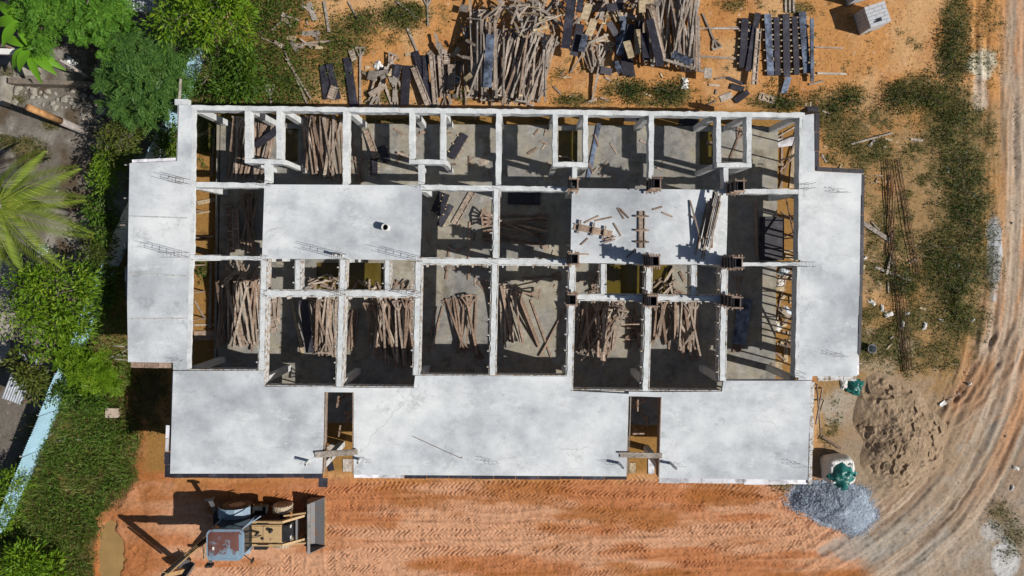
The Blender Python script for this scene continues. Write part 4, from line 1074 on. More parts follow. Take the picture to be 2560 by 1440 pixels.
for a, b, wd in (((1104, 480), (1085, 530), 17), ((1128, 512), (1098, 565), 16), ((1118, 485), (1098, 540), 14)):
    panel(a, b, wd, 'film', lj, GJ, None, .6, 4, .018, True, .07)
panel((1182, 478), (1135, 560), 17, 'wood', 'brown form half with clamps in the sunlit middle bay', None, None, .6, 4)
panel((1205, 395), (1215, 410), 22, 'wood', 'small plywood piece propped in the fourth northern room', None, None, .6, 2, .02, False)
panel((1270, 490), (1350, 492), 40, 'film', 'stack of black plywood sheets in the shaded middle bay', None, None, .6, 3, .09, False)
panel((1930, 542), (1930, 650), 62, 'film', 'big black plywood sheet leaning out into the eastern passage', None, None, .6, 4, .02, True, 0)
panel((1862, 745), (1845, 860), 34, 'film_blue', 'dark plywood sheet lying in the southeast room shade', None, None, .6, 4, .02, True, 0)
panel((640, 365), (700, 320), 18, 'film', 'dark splashed panel leaning on props under the northwest frame', None, None, .9, 4, .018, True, 0)
for a, b, wd, m, l_ in (((1560, 290), (1600, 292), 24, 'film', 'black sheet half under the north beam, fifth room'), ((1700, 302), (1745, 304), 20, 'film', 'black sheet half under the north beam, sixth room')):
    panel(a, b, wd, m, l_, None, None, .1, 2, .018, False)
# on the roof
panel((1435, 566), (1530, 586), 17, 'wood_brown', 'brown form half with three clamps lying on the eastern roof slab', None, HFR, ZS, 3)
panel((1604, 528), (1604, 620), 17, 'wood', 'narrow form half lying north to south on the roof slab', None, HFR, ZS, 3)
for cx_, cy_, an in ((1448, 567, .2), (1482, 573, .2), (1510, 582, .2), (1604, 541, 0.0), (1604, 576, 0.0), (1604, 605, 0.0)):
    L_ = 17; an2 = an + (math.pi / 2 if an else 0)
    board((cx_ - math.cos(an2) * L_, cy_ - math.sin(an2) * L_), (cx_ + math.cos(an2) * L_, cy_ + math.sin(an2) * L_), .07, .06, 'wood_brown', HFR, 'clamp batten across a form half on the roof slab', 'clamp battens on the roof')
rl = 'thin stick lying loose on the eastern roof slab'
for a, b in (((1461, 557), (1497, 540)), ((1488, 552), (1530, 543)), ((1544, 520), (1560, 547)), ((1550, 522), (1572, 545)), ((1534, 558), (1553, 590)), ((1512, 600), (1539, 591)), ((1508, 607), (1537, 598)), ((1452, 612), (1470, 596)), ((1632, 524), (1656, 517)), ((1655, 531), (1681, 542)), ((1566, 644), (1590, 623)), ((1450, 635), (1472, 636)), ((1780, 596), (1780, 620)), ((1722, 537), (1736, 546))):
    board(a, b, .06, .03, 'wood_brown', HFR, rl, 'sticks on the roof slab')
for i in range(16):
    x = 1766 + i * 1.7 + random.uniform(-2, 2); dx = -26 + random.uniform(-3, 3)
    board((x, random.uniform(474, 520)), (x + dx, random.uniform(590, 648)), random.choice((.045, .06, .07)), .04, random.choice(('wood', 'wood_brown')), HFR, 'long timber in the loose bundle on the roof slab', 'timber bundle on the roof')
board((1724, 500), (1756, 640), .06, .05, 'wood', HFR, 'long timber in the loose bundle on the roof slab', 'timber bundle on the roof')
board((789, 1138), (895, 1130), .2, .05, 'wood_grey', HFR, 'grey plank bridging the western stair opening', 'planks bridging the stair openings'); 
board((789, 1131), (893, 1124), .1, .05, 'wood_grey', HFR, 'grey plank bridging the western stair opening', 'planks bridging the stair openings')
board((1550, 1137), (1655, 1139), .2, .05, 'wood_grey', HFR, 'grey plank bridging the eastern stair opening', 'planks bridging the stair openings')
board((1546, 1131), (1650, 1133), .07, .05, 'wood_grey', HFR, 'grey plank bridging the eastern stair opening', 'planks bridging the stair openings')
mb = MB(); mb.tube([R(1033, 1091) + Vector((0, 0, .02)), R(1154, 1146) + Vector((0, 0, .02)), R(1155, 1142) + Vector((0, 0, .02))], .012, 5)
tag(mb.build('steel_bar', M['steel_rust'], None, R(1090, 1118)), 'single thin steel bar with hooked end on the front roof slab', 'steel bar')
for x, y, hh, m in ((1026, 905, .0, 0), ):
    pass
# stair opening side boards
for a, b, wd, m in (((822, 1160), (826, 1180), .3, 'film'), ((866, 1150), (866, 1182), .42, 'wood_grey'), ((1583, 1160), (1583, 1186), .3, 'wood_pale'), ((1630, 1150), (1630, 1188), .3, 'film_white'), ((822, 1115), (832, 1130), .4, 'wood_grey')):
    panel(a, b, wd * 52, m, 'plywood piece lying below a stair opening in the front slab', 'plywood below the stair openings', None, .2, 2, .02, False)

# ------------------------------------------------------------------ column forms standing on the roof
def column_form(px, py, hgt, label):
    p = R(px, py); e = empty('column_form', (p.x, p.y, ZS + .008), random.uniform(-.03, .03), label, 'column form', 'timber column forms on the roof')
    w2, d2 = .12, .17
    for s in (-1, 1):
        MB().box((s * w2, 0, hgt / 2), (.02, d2 * 2 + .04, hgt)).build('side_panel', M['film'], e)
        MB().box((0, s * d2, hgt / 2), (w2 * 2 - .02, .02, hgt)).build('side_panel', M['film'], e)
    n = max(3, int(hgt / .36))
    for i in range(n):
        z = .15 + (hgt - .25) * i / (n - 1)
        for s in (-1, 1):
            MB().box((s * (w2 + .04), random.uniform(-.03, .03), z), (.05, .62, .07)).build('clamp', M['wood_brown'], e)
            MB().box((random.uniform(-.03, .03), s * (d2 + .04), z + .07), (.46, .05, .06)).build('clamp', M['wood_brown'], e)
for x, y, hgt, l_ in ((1430, 466, 1.0, 'short timber column form at the northwest corner of the eastern slab'), (1625, 467, 1.4, 'timber column form at the middle of the slab north side'), (1824, 473, 1.4, 'timber column form at the northeast slab corner'),
                  (1428, 647, 1.7, 'tall timber column form at the southwest corner of the eastern slab'), (1618, 652, 1.75, 'tall timber column form at the middle of the slab south side'), (1812, 656, 1.8, 'tall timber column form at the southeast slab corner with jagged clamps'),
                  (1424, 744, 1.5, 'timber column form above the sixth room northwest corner'), (1616, 747, 1.5, 'timber column form between the sixth and seventh rooms'), (1810, 750, 1.7, 'timber column form at the seventh room northeast corner')):
    column_form(x, y, hgt, l_)

# ------------------------------------------------------------------ standing props under the wings
def standing(px, py, label, group, top):
    p = R(px, py); z0 = hz(p.x, p.y) - .02; L = top - z0
    e = empty('standing_prop', (p.x, p.y, z0), random.uniform(-.2, .2), label, 'timber prop', group)
    e.rotation_euler = (random.uniform(-.012, .012), random.uniform(-.012, .012), random.choice((0, math.pi / 2)) + random.uniform(-.2, .2))
    MB().box((0, 0, L / 2), (.07, .055, L)).build('post', M['wood_brown'], e)
    MB().box((0, 0, L - .03), (.5, .06, .06)).build('head_bar', M['wood_brown'], e)
    for s in (-1, 1): MB().bar((s * .22, .0, L - .06), (s * .04, 0, L - .45), .045, .035, (0, 1, 0)).build('brace', M['wood_brown'], e)
TOPZ = ZS - .17
for y in range(480, 930, 56):
    for x in (2035, 2085, 2122): standing(x + random.uniform(-6, 6), y + random.uniform(-8, 8), 'upright timber prop holding up the eastern roof wing', 'props under the east wing', TOPZ)
for y in (320, 375): standing(2024, y, 'upright timber prop holding up the eastern roof wing', 'props under the east wing', TOPZ)
for y in range(440, 890, 75):
    for x in (352, 410): standing(x, y, 'upright timber prop holding up the western roof wing', 'props under the west wing', TOPZ)
for x in (470, 560, 650, 740, 930, 1020, 1130, 1330, 1440, 1530, 1700, 1790, 1880, 1970):
    for y in (1010, 1090): standing(x, y, 'upright timber prop holding up the front roof slab', 'props under the front slab', TOPZ)
for i, (a, b, za, zb) in enumerate((((2044, 470), (2040, 920), 1.6, 1.6), ((2094, 480), (2090, 920), 1.5, 1.5), ((2044, 480), (2040, 700), .5, 2.6), ((2042, 700), (2040, 915), 2.5, .5), ((2044, 560), (2118, 562), 1.9, 1.9), ((2042, 640), (2116, 640), 1.9, 1.9), ((2042, 760), (2112, 760), 1.9, 1.9), ((2040, 830), (2110, 832), 1.9, 1.9))):
    mb = MB(); mb.bar(R(*a) + Vector((0, 0, za - ZS)), R(*b) + Vector((0, 0, zb - ZS)), .04, .07)
    tag(mb.build('brace_board', M['wood_brown'], None, (R(*a) + R(*b)) / 2), 'timber brace nailed along the props below the eastern wing', 'timber', 'braces under the east wing')
for x, y in ((838, 1010), (858, 1050), (842, 1085), (1602, 1020), (1626, 1062), (1600, 1090)): standing(x, y, 'upright timber prop inside a front stair opening', 'props in the stair openings', TOPZ - .3)
for a, b, za, zb in (((832, 1005), (872, 1003), 2.4, 2.4), ((836, 1060), (868, 1000), .8, 2.6), ((832, 1040), (870, 1042), 1.6, 1.6), ((1592, 1010), (1634, 1012), 2.5, 2.5), ((1598, 1070), (1630, 1015), .7, 2.6), ((1594, 1050), (1634, 1052), 1.6, 1.6)):
    mb = MB(); mb.bar(R(*a) + Vector((0, 0, za - ZS)), R(*b) + Vector((0, 0, zb - ZS)), .05, .08)
    tag(mb.build('brace_board', M['wood_brown'], None, (R(*a) + R(*b)) / 2), 'timber brace nailed to props inside a stair opening', 'timber', 'braces in the stair openings')
# boards leaning outside the southeast corner
for a, b, za, zb in (((2042, 960), (2052, 1090), .05, 2.6), ((2056, 970), (2040, 1060), .05, 2.2), ((2060, 1000), (2046, 1040), .05, 1.5)):
    q0, q1 = P(a[0], a[1], za), P(b[0], b[1], zb); mb = MB(); mb.bar(q0, q1, .05, .07)
    tag(mb.build('brace_board', M['wood'], None, (q0 + q1) / 2), 'raking timber brace leaning on the southeast slab edge', 'timber', 'raking braces at the southeast edge')

# ------------------------------------------------------------------ heaps of sand and gravel
def heap_mesh(name, cx, cy, rx, ry, h, mat, rough, seed, ang=0.0, n=90, foot=0.0, spec=None):
    c = P(cx, cy); k = H / F; Rx, Ry = rx * k, ry * k
    r = np.linspace(0, 1, n) ** .9; t = np.linspace(0, 2 * math.pi, n * 3, endpoint=False)
    RR, TT = np.meshgrid(r, t, indexing='ij')
    wob = 1 + .16 * np.sin(TT * 2 + seed) + .10 * np.sin(TT * 3 + seed * 2.1) + .05 * np.sin(TT * 7 + seed)
    x = np.cos(TT) * RR * Rx * wob; y = np.sin(TT) * RR * Ry * wob
    ca, sa = math.cos(ang), math.sin(ang); X = c.x + x * ca - y * sa; Y = c.y + x * sa + y * ca
    z = h * (1 - RR ** 1.35) * (0.75 + .5 * fbm(X, Y, 1.1, seed + 200)) + (fbm(X, Y, .25, seed + 210) - .5) * rough * (1 - RR ** 4)
    if foot:
        a = vn(X, Y, .21, seed + 230); z = z - foot * (sm(.50, .80, a) - .35 * sm(.25, .5, a) * sm(.6, .5, a)) * sm(0, .2, 1 - RR) * sm(.36, .52, fbm(X, Y, 1.3, seed + 240) + .06)
    z = z - .05
    iz = hidx(X.ravel(), Y.ravel()); g = HFG[iz].reshape(X.shape)
    z = np.where(RR > .985, np.minimum(z, -.12), z) + np.clip(g, -.05, .05)
    V = np.stack([X, Y, z], -1).reshape(-1, 3)
    nr, ntt = X.shape; idx = np.arange(nr * ntt).reshape(nr, ntt); nx = np.roll(idx, -1, 1)
    Fq = np.stack([idx[:-1], idx[1:], nx[1:], nx[:-1]], -1).reshape(-1, 4)
    np.maximum.at(HFG, iz, z.ravel().astype(np.float32))
    V = V - np.array(c)
    me = np_mesh(name, V, Fq, mat, True)
    o = bpy.data.objects.new(name, me); o.location = c; link(o)
    return o, X, Y, z
def mat_grain(name, c0, c1, c2, sc, bump, dist):
    m, n, l, b = _new(name, .95, .15)
    p = _pos(n)
    f = _noise(n, l, p, .8, 6, .65)
    vo = n.new('ShaderNodeTexVoronoi'); vo.inputs['Scale'].default_value = sc; l.new(p, vo.inputs['Vector'])
    c = _ramp(n, l, f, [(.35, c0), (.65, c1)])
    k = _ramp(n, l, vo.outputs['Color'], [(.15, (.55, .55, .55)), (.6, (1, 1, 1)), (.95, c2)])
    c = _mixc(n, l, 1, c, k, 'MULTIPLY')
    l.new(c, b.inputs['Base Color']); _bump(n, l, b, vo.outputs['Distance'], bump, dist)
    return m
M['gravel'] = mat_grain('crushed_stone', (.36, .42, .50), (.47, .54, .63), (1.3, 1.3, 1.3), 16, .6, .04)
M['chips'] = mat_simple('stone_chips', (.40, .46, .54), .85, .35, 9)
M['clod'] = mat_simple('soil_clods', (.42, .20, .085), .95, .35, 7)
M['sand'] = mat_grain('brown_sand', (.29, .205, .13), (.40, .295, .20), (1.1, 1.1, 1.1), 40, .4, .02)
o, sx_, sy_, sz_ = heap_mesh('sand_heap', 2245, 1085, 128, 132, .85, M['sand'], .16, 3, -.5, 150, .09)
tag(o, 'broad brown sand heap pitted with footprints beside the haul road', 'sand heap')
o, gX, gY, gZ = heap_mesh('gravel_heap', 2088, 1262, 96, 66, 1.05, M['gravel'], .08, 8, -.25, 80)
tag(o, 'blue grey crushed stone heap at the southeast building corner', 'gravel heap')
# loose stones lying on the gravel heap and road edge
def pebbles(name, pts, sizes, mat, label, cat):
    base = np.array([[1, 0, -.2], [-.5, .85, -.3], [-.4, -.9, -.2], [.1, 0, .7], [.3, .6, .25], [.4, -.6, .3]]) * .5
    tri = np.array([[0, 4, 3], [4, 1, 3], [1, 2, 3], [2, 5, 3], [5, 0, 3], [0, 1, 4], [0, 2, 1], [0, 5, 2]])
    n = len(pts); a = RNG.random(n) * 6.283; ca, sa = np.cos(a), np.sin(a)
    b = base[None] * sizes[:, None, None] * (1 + .5 * (RNG.random((n, 6, 3)) - .5))
    x = b[..., 0] * ca[:, None] - b[..., 1] * sa[:, None]; y = b[..., 0] * sa[:, None] + b[..., 1] * ca[:, None]
    V = np.stack([x, y, b[..., 2]], -1) + pts[:, None, :]
    Fq = (tri[None] + (np.arange(n) * 6)[:, None, None]).reshape(-1, 3)
    o = link(bpy.data.objects.new(name, np_mesh(name, V.reshape(-1, 3), Fq, mat)))
    return tag(o, label, cat, None, 'stuff')
k = RNG.choice(gX.size, 9000); sel = np.stack([gX.ravel()[k], gY.ravel()[k], gZ.ravel()[k] + .01], -1) + np.concatenate([RNG.normal(0, .02, (9000, 2)), np.zeros((9000, 1))], 1)
ei = RNG.integers(0, gX.shape[1], 2600); rr = .96 + np.abs(RNG.normal(0, .09, 2600)); c_ = P(2088, 1262)
ex = np.stack([c_.x + (gX[-1, ei] - c_.x) * rr, c_.y + (gY[-1, ei] - c_.y) * rr, np.zeros(2600)], -1) + RNG.normal(0, .04, (2600, 3)); ex[:, 2] = terrain(ex[:, 0], ex[:, 1], False)[0] + .02
sel = np.concatenate([sel, ex])
pebbles('gravel_stones', sel, RNG.uniform(.03, .075, len(sel)), M['chips'], 'loose crushed stones covering the gravel heap', 'gravel')
def ground_pts(n, fn, x0=0, x1=2560, y0=-20, y1=1460):
    px = RNG.uniform(x0, x1, n); py = RNG.uniform(y0, y1, n)
    kx = fn(px, py) > RNG.random(n); px, py = px[kx], py[kx]
    X = (px - CX) * H / F; Y = (CY - py) * H / F
    q = hidx(X, Y); free = (HFG[q] - HF0[q]) < .03       # nothing grows or lies on top of the loose things
    px, py, X, Y = px[free], py[free], X[free], Y[free]
    return px, py, X, Y, HFG[hidx(X, Y)]
def road_m(px, py): return .8 * sm(-30, 60, px - np.interp(py, ROAD_Y, ROAD_X)) + .25 * sm(2030, 2060, px) + .2 * sm(260, 230, py) * sm(650, 700, px)
px, py, X, Y, Z = ground_pts(9000, road_m, 640, 2560)
pebbles('road_stones', np.stack([X, Y, Z], -1), RNG.uniform(.02, .06, len(X)) * (1 + (RNG.random(len(X)) > .985) * 2), M['stone'], 'loose stones strewn over the road and bare soil', 'stones')

px, py, X, Y, Z = ground_pts(26000, lambda a, b: np.clip(.5 * sm(2030, 2060, a) * sm(2480, 2420, a) * sm(960, 900, b) + .5 * sm(262, 240, b) * sm(640, 700, a) * sm(2480, 2400, a) + .45 * sm(1195, 1215, b) * sm(2080, 2000, a) * sm(240, 330, a) + .6 * sm(480, 400, a) * sm(1180, 1250, b) * sm(240, 320, a), 0, 1) * sm(.35, .6, fbm(a, b, 40, 95)), 240, 2500, -10, 1450)
pebbles('soil_clods', np.stack([X, Y, Z - .005], -1), RNG.uniform(.025, .085, len(X)) ** 1.0, M['clod'], 'crumbled soil clods strewn over the orange ground', 'soil')

# ------------------------------------------------------------------ vegetation
def leaf_quads(Pt, D, Nn, L, Wd, droop=.15):
    """diamond leaves: base Pt, direction D, face normal Nn"""
    D = D / np.linalg.norm(D, axis=1, keepdims=True)
    Sd = np.cross(Nn, D); Sd /= np.linalg.norm(Sd, axis=1, keepdims=True) + 1e-9
    L = L[:, None]; Wd = Wd[:, None]
    mid = Pt + D * L * .45
    tip = Pt + D * L - np.array([0, 0, 1]) * L * droop
    V = np.stack([Pt, mid + Sd * Wd / 2, tip, mid - Sd * Wd / 2], 1).reshape(-1, 3)
    return V
def quads_idx(n): return np.arange(n * 4).reshape(n, 4)
def rand_dir(n, up=.4):
    v = RNG.normal(0, 1, (n, 3)); v[:, 2] = np.abs(v[:, 2]) * .6 + up - .3
    return v / np.linalg.norm(v, axis=1, keepdims=True)
def leaf_mesh(name, Vs, mat):
    V = np.concatenate(Vs); return np_mesh(name, V, quads_idx(len(V) // 4), mat)

def crown(blobs, n_clump, leaves, L, Wd, kind='broad', spread=.28):
    """blobs: list of (centre, (rx,ry,rz)); leaves gathered in clumps over the upper shells"""
    out = []
    vol = np.array([b[1][0] * b[1][1] for b in blobs]); vol = vol / vol.sum()
    for (c, r), f in zip(blobs, vol):
        m = max(6, int(n_clump * f))
        if kind == 'broad' and leaves >= 22: m = max(5, int(m * .55))
        d = RNG.normal(0, 1, (m, 3)); d[:, 2] = d[:, 2] * .8 + .35; d /= np.linalg.norm(d, axis=1, keepdims=True)
        rr = RNG.uniform(.55, 1.06, m)[:, None]
        cc = np.array(c)[None] + d * rr * np.array(r)[None]
        if kind == 'broad':
            n = m * leaves * (2 if leaves >= 22 else 1); spread_ = spread * (.8 if leaves >= 22 else 1)
            ci = np.repeat(np.arange(m), n // m)
            off = RNG.normal(0, 1, (n, 3)) * spread_ * RNG.uniform(.7, 1.4, m)[ci][:, None] * np.array([1, 1, .55])
            pt = cc[ci] + off
            D = off / (np.linalg.norm(off, axis=1, keepdims=True) + 1e-6) + d[ci] * .5 + RNG.normal(0, .35, (n, 3)); D[:, 2] -= .1
            Nn = rand_dir(n, .9)
            out.append(leaf_quads(pt, D, Nn, RNG.uniform(.7, 1.25, n) * L, RNG.uniform(.7, 1.2, n) * Wd))
        else:   # feathery fronds with paired leaflets radiating from each twig end
            nf = leaves; n = m * nf; ci = np.repeat(np.arange(m), nf)
            a = RNG.random(n) * 6.283; el = RNG.uniform(-.25, .55, n)
            D = np.stack([np.cos(a) * np.cos(el), np.sin(a) * np.cos(el), np.sin(el)], -1) + d[ci] * .35
            D /= np.linalg.norm(D, axis=1, keepdims=True)
            FL = RNG.uniform(.7, 1.2, n) * L
            base = cc[ci] + RNG.normal(0, .05, (n, 3))
            up = np.array([0, 0, 1.0])[None] + RNG.normal(0, .25, (n, 3))
            Sd = np.cross(up, D); Sd /= np.linalg.norm(Sd, axis=1, keepdims=True) + 1e-9
            K = 6
            for q in range(K):
                s = (q + .6) / K
                pt = base + D * (FL * s)[:, None] - np.array([0, 0, 1.0]) * (FL * s * s * .25)[:, None]
                ll = FL * .36 * (1 - .55 * abs(s - .4) * 1.6)
                for sg in (-1, 1):
                    dd = Sd * sg + D * .55
                    out.append(leaf_quads(pt, dd, up, ll, np.full(n, Wd), .12))
    return out

def tree(name, label, base, blobs_px, mat, n_clump, leaves, L, Wd, kind='broad', group=None, cat='tree', spread=.28, tr=.1):
    """base pixel on the ground; blobs: (px, py, z, rx, ry, rz) as seen at height z"""
    b = P(base[0], base[1]); b.z = hz(b.x, b.y) - .05
    e = empty(name, b, 0, label, cat, group)
    blobs = [(P(x, y, z), (rx, ry, rz)) for x, y, z, rx, ry, rz in blobs_px]
    Vs = crown(blobs, n_clump, leaves, L, Wd, kind, spread)
    V = np.concatenate(Vs); V[:, 2] = np.maximum(V[:, 2], b.z + .03); V = V - np.array(b)
    link(bpy.data.objects.new('crown', np_mesh('crown', V, quads_idx(len(V) // 4), mat)), e)
    mb = MB()
    top = sum((Vector(c) for c, r in blobs), Vector()) / len(blobs) - b
    fork = Vector((top.x * .35, top.y * .35, top.z * .45))
    mb.tube([(0, 0, 0), fork * .5 + Vector((.03, .02, 0)), fork], [tr, tr * .85, tr * .75], 7)
    for c, r in blobs:
        q = Vector(c) - b
        mb.tube([fork, (fork + q) / 2 + Vector((random.uniform(-.1, .1), random.uniform(-.1, .1), .1)), q + Vector((0, 0, r[2] * .3))], [tr * .6, tr * .4, tr * .12], 6)
        for k in range(5):
            a = random.uniform(0, 6.28); s = Vector((math.cos(a) * r[0] * .7, math.sin(a) * r[1] * .7, random.uniform(-.1, .5) * r[2]))
            m_ = (fork + q) / 2
            mb.tube([m_.lerp(q, .4), q + s * .5, q + s], [tr * .3, tr * .2, tr * .06], 5)
    mb.build('trunk', M['bark'], e, None, True)
    return e
LF = {}
LF['lime'] = mat_leaf('lime_leaves', (.06, .13, .006), (.14, .26, .012), (.30, .36, .03))
LF['mid'] = mat_leaf('green_leaves', (.032, .075, .008), (.075, .155, .014), (.17, .23, .03))
LF['olive'] = mat_leaf('olive_leaves', (.045, .07, .012), (.10, .13, .02), (.20, .20, .05))
LF['feather'] = mat_leaf('feathery_leaves', (.055, .145, .018), (.125, .285, .03), (.21, .37, .045))
LF['blue'] = mat_leaf('bluish_leaves', (.04, .095, .02), (.09, .19, .036), (.155, .26, .055))
LF['weed'] = mat_leaf('weed_leaves', (.022, .038, .008), (.05, .085, .014), (.115, .145, .035))
LF['dryweed'] = mat_leaf('dry_weeds', (.06, .07, .014), (.15, .14, .035), (.29, .23, .08))
LF['grass'] = mat_leaf('long_grass', (.05, .09, .01), (.14, .215, .03), (.33, .33, .11))
LF['palm'] = mat_leaf('palm_leaflets', (.10, .16, .012), (.21, .28, .03), (.34, .36, .06))
LF['banana'] = mat_leaf('banana_leaf', (.09, .24, .012), (.15, .34, .02), (.24, .40, .03))

tree('feathery_tree', 'feathery green tree beside the banana plant', (300, 150), [(210, 40, 3.6, 1.7, 1.3, .9), (280, 75, 3.4, 1.3, 1.2, .8), (130, 20, 3.5, 1.5, 1.0, .8), (110, 85, 3.0, .9, .8, .6), (200, -20, 3.6, 1.8, 1.0, .8)], LF['feather'], 190, 9, .42, .06, 'frond', None, 'tree', .3, .14)
tree('feathery_tree', 'dark feathery tree spreading over the upper end of the blue fence', (400, 240), [(355, 150, 3.4, 1.3, 1.2, .8), (400, 210, 3.2, 1.2, 1.2, .8), (330, 235, 3.0, 1.2, 1.1, .7), (300, 200, 2.8, .8, .7, .5), (420, 130, 3.0, .8, .8, .6), (360, 280, 2.4, .9, .6, .5)], LF['blue'], 200, 8, .5, .06, 'frond', None, 'tree', .3, .13)
tree('leafy_tree', 'bright lime green tree at the north end of the fence', (520, 90), [(490, 20, 4.4, 1.9, 1.5, 1.0), (560, 40, 4.0, 1.3, 1.2, .9), (440, 60, 3.8, 1.1, 1.0, .8), (520, -40, 4.2, 2.0, 1.2, .9), (580, -10, 3.6, 1.0, 1.0, .8)], LF['lime'], 165, 30, .24, .08, 'broad', None, 'tree', .28, .16)
tree('leafy_tree', 'rounded bright green tree growing left of the blue fence', (200, 740), [(115, 740, 3.4, 1.7, 1.5, 1.0), (150, 700, 3.2, 1.2, 1.0, .8), (80, 790, 3.2, 1.3, 1.2, .8), (150, 820, 3.0, 1.2, 1.0, .8), (60, 720, 2.8, .8, .8, .6), (110, 850, 2.8, 1.0, .6, .6), (190, 770, 2.8, .7, .8, .6)], LF['lime'], 160, 30, .21, .07, 'broad', None, 'tree', .25, .14)
for i, (bx, blobs, m, l_, nc) in enumerate([
    ((540, 170), [(500, 140, 1.8, 1.1, .9, .7), (530, 190, 1.6, 1.0, .9, .6), (560, 120, 1.6, .9, .9, .6), (485, 100, 1.8, .7, .7, .6)], 'mid', 'dense bush leaning on the fence below the lime tree', 190),
    ((610, 190), [(600, 150, 1.5, .9, 1.0, .6), (620, 210, 1.2, .8, .7, .5), (570, 220, 1.2, .8, .6, .5)], 'mid', 'dense dark bush against the weeds north of the roof corner', 150),
    ((330, 350), [(290, 330, 1.9, .9, .8, .6), (330, 310, 1.7, .8, .7, .5), (300, 385, 1.8, .8, .7, .6)], 'mid', 'green bush between yard rubble and the west wing', 150),
    ((320, 420), [(270, 420, 1.7, .8, .8, .6), (260, 455, 1.6, .7, .5, .5), (310, 390, 1.5, .6, .5, .5)], 'lime', 'lime bush at the northwest corner of the west wing', 130),
    ((420, 370), [(430, 345, 1.2, .4, .6, .5), (432, 385, 1.0, .35, .4, .4)], 'mid', 'small bush squeezed between fence and roof corner', 60),
    ((290, 520), [(255, 520, 1.5, .55, .9, .6), (262, 570, 1.5, .55, .8, .6)], 'mid', 'narrow bush beside the west wing, upper of four', 110),
    ((280, 620), [(240, 630, 1.6, .7, .8, .6), (262, 610, 1.4, .4, .6, .5)], 'lime', 'narrow bush beside the west wing next to the rounded tree top', 100),
    ((280, 690), [(245, 700, 1.5, .7, .9, .6), (255, 740, 1.3, .6, .6, .5)], 'mid', 'narrow bush beside the west wing opposite the rounded tree', 100),
    ((250, 780), [(238, 780, 1.2, .5, .6, .5), (215, 810, 1.1, .5, .5, .4)], 'mid', 'small bush where the fence shows below the rounded tree', 70),
    ((260, 920), [(215, 930, 1.5, 1.0, .8, .6), (260, 960, 1.2, .9, .7, .5), (180, 900, 1.3, .7, .6, .5)], 'lime', 'feathery lime bush under the southwest corner of the west wing', 170),
    ((120, 950), [(80, 930, 1.8, .7, .8, .6), (60, 900, 1.6, .5, .5, .5), (110, 960, 1.4, .6, .6, .5)], 'lime', 'bright bush beside the rusty roof sheets', 120),
    ((170, 1000), [(150, 985, 1.2, .7, .5, .5), (210, 1010, 1.0, .8, .6, .4)], 'mid', 'low bush above the exposed run of fence', 100),
    ((40, 1250), [(25, 1230, 1.4, .9, 1.0, .6), (10, 1290, 1.2, .8, .9, .6), (50, 1190, 1.0, .5, .5, .4)], 'lime', 'leafy bush at the lower end of the fence', 150),
    ((80, 1400), [(70, 1400, 1.2, 1.1, .9, .6), (30, 1420, 1.2, .9, .8, .5), (140, 1430, .9, .8, .6, .4)], 'lime', 'broad leafy bush in the long grass at the yard corner', 170)]):
    fr = m == 'lime' and 'feathery' in l_
    blobs = [(x + random.uniform(-8, 8), y + random.uniform(-8, 8), z, rx * .82, ry * .82, rz * 1.15) for x, y, z, rx, ry, rz in blobs]
    if i % 4 == 2: m = 'olive'
    tree('bush', l_, bx, blobs, LF[m], int(nc * .5), 9 if fr else 24, .42 if fr else (.15, .24, .19)[i % 3], .055 if fr else (.055, .085, .07)[i % 3], 'frond' if fr else 'broad', None, 'bush', (.17, .24, .2)[i % 3], .05)

# long grass and weeds
def blades(px, py, X, Y, Z, hmin, hmax, wmin, wmax, lean):
    n = len(X); a = RNG.random(n) * 6.283
    hgt = RNG.uniform(hmin, hmax, n); le = RNG.uniform(.2, 1, n) * lean
    D = np.stack([np.cos(a) * le, np.sin(a) * le, np.ones(n)], -1)
    pt = np.stack([X, Y, Z - .03], -1)
    Nn = np.stack([-np.sin(a + 1.57), np.cos(a + 1.57), np.full(n, .4)], -1)
    return leaf_quads(pt, D, Nn, hgt, RNG.uniform(wmin, wmax, n), .35)
def west_m(px, py):
    ge = np.interp(py, [-200, 300, 480, 900, 1000, 1100, 1200, 1240, 1300, 1440, 1700], [520, 450, 330, 330, 320, 345, 335, 290, 245, 235, 240])
    return sm(-20, 20, px - fence_x(py) + 40) * sm(14, -14, px - ge + (fbm(px, py, 40, 31) - .5) * 60)
def clumpy(px, py, s=26, seed=33): return sm(.35, .6, fbm(px, py, s, seed))
px, py, X, Y, Z = ground_pts(90000, lambda a, b: west_m(a, b) * (.3 + .7 * clumpy(a, b)) * (.3 + .7 * sm(860, 960, b)), 0, 560, 100, 1460)
o = link(bpy.data.objects.new('long_grass', leaf_mesh('long_grass', [blades(px, py, X, Y, Z, .3, .95, .018, .042, 1.2)], LF['grass'])))
tag(o, 'long green grass along the inside of the blue fence', 'grass', None, 'stuff')
px, py, X, Y, Z = ground_pts(30000, lambda a, b: west_m(a, b) * sm(.5, .62, fbm(a, b, 55, 37)) * sm(880, 980, b), 0, 560, 800, 1460)
o = link(bpy.data.objects.new('dry_grass', leaf_mesh('dry_grass', [blades(px, py, X, Y, Z + .12, .3, .9, .015, .035, 1.3)], LF['dryweed'])))
tag(o, 'bleached dry grass stems in patches of the long grass', 'grass', None, 'stuff')
def weed_leaves(px, py, X, Y, Z, hmax, L, Wd):
    n = len(X); d = weed_density(px, py)
    pt = np.stack([X, Y, Z + RNG.random(n) ** 1.5 * hmax * (.3 + d)], -1)
    D = RNG.normal(0, 1, (n, 3)); D[:, 2] = D[:, 2] * .4 + .1
    return leaf_quads(pt, D, rand_dir(n, .9), RNG.uniform(.6, 1.3, n) * L, RNG.uniform(.6, 1.3, n) * Wd)
wm = lambda a, b: west_m(a, b) * clumpy(a, b, 50, 36)
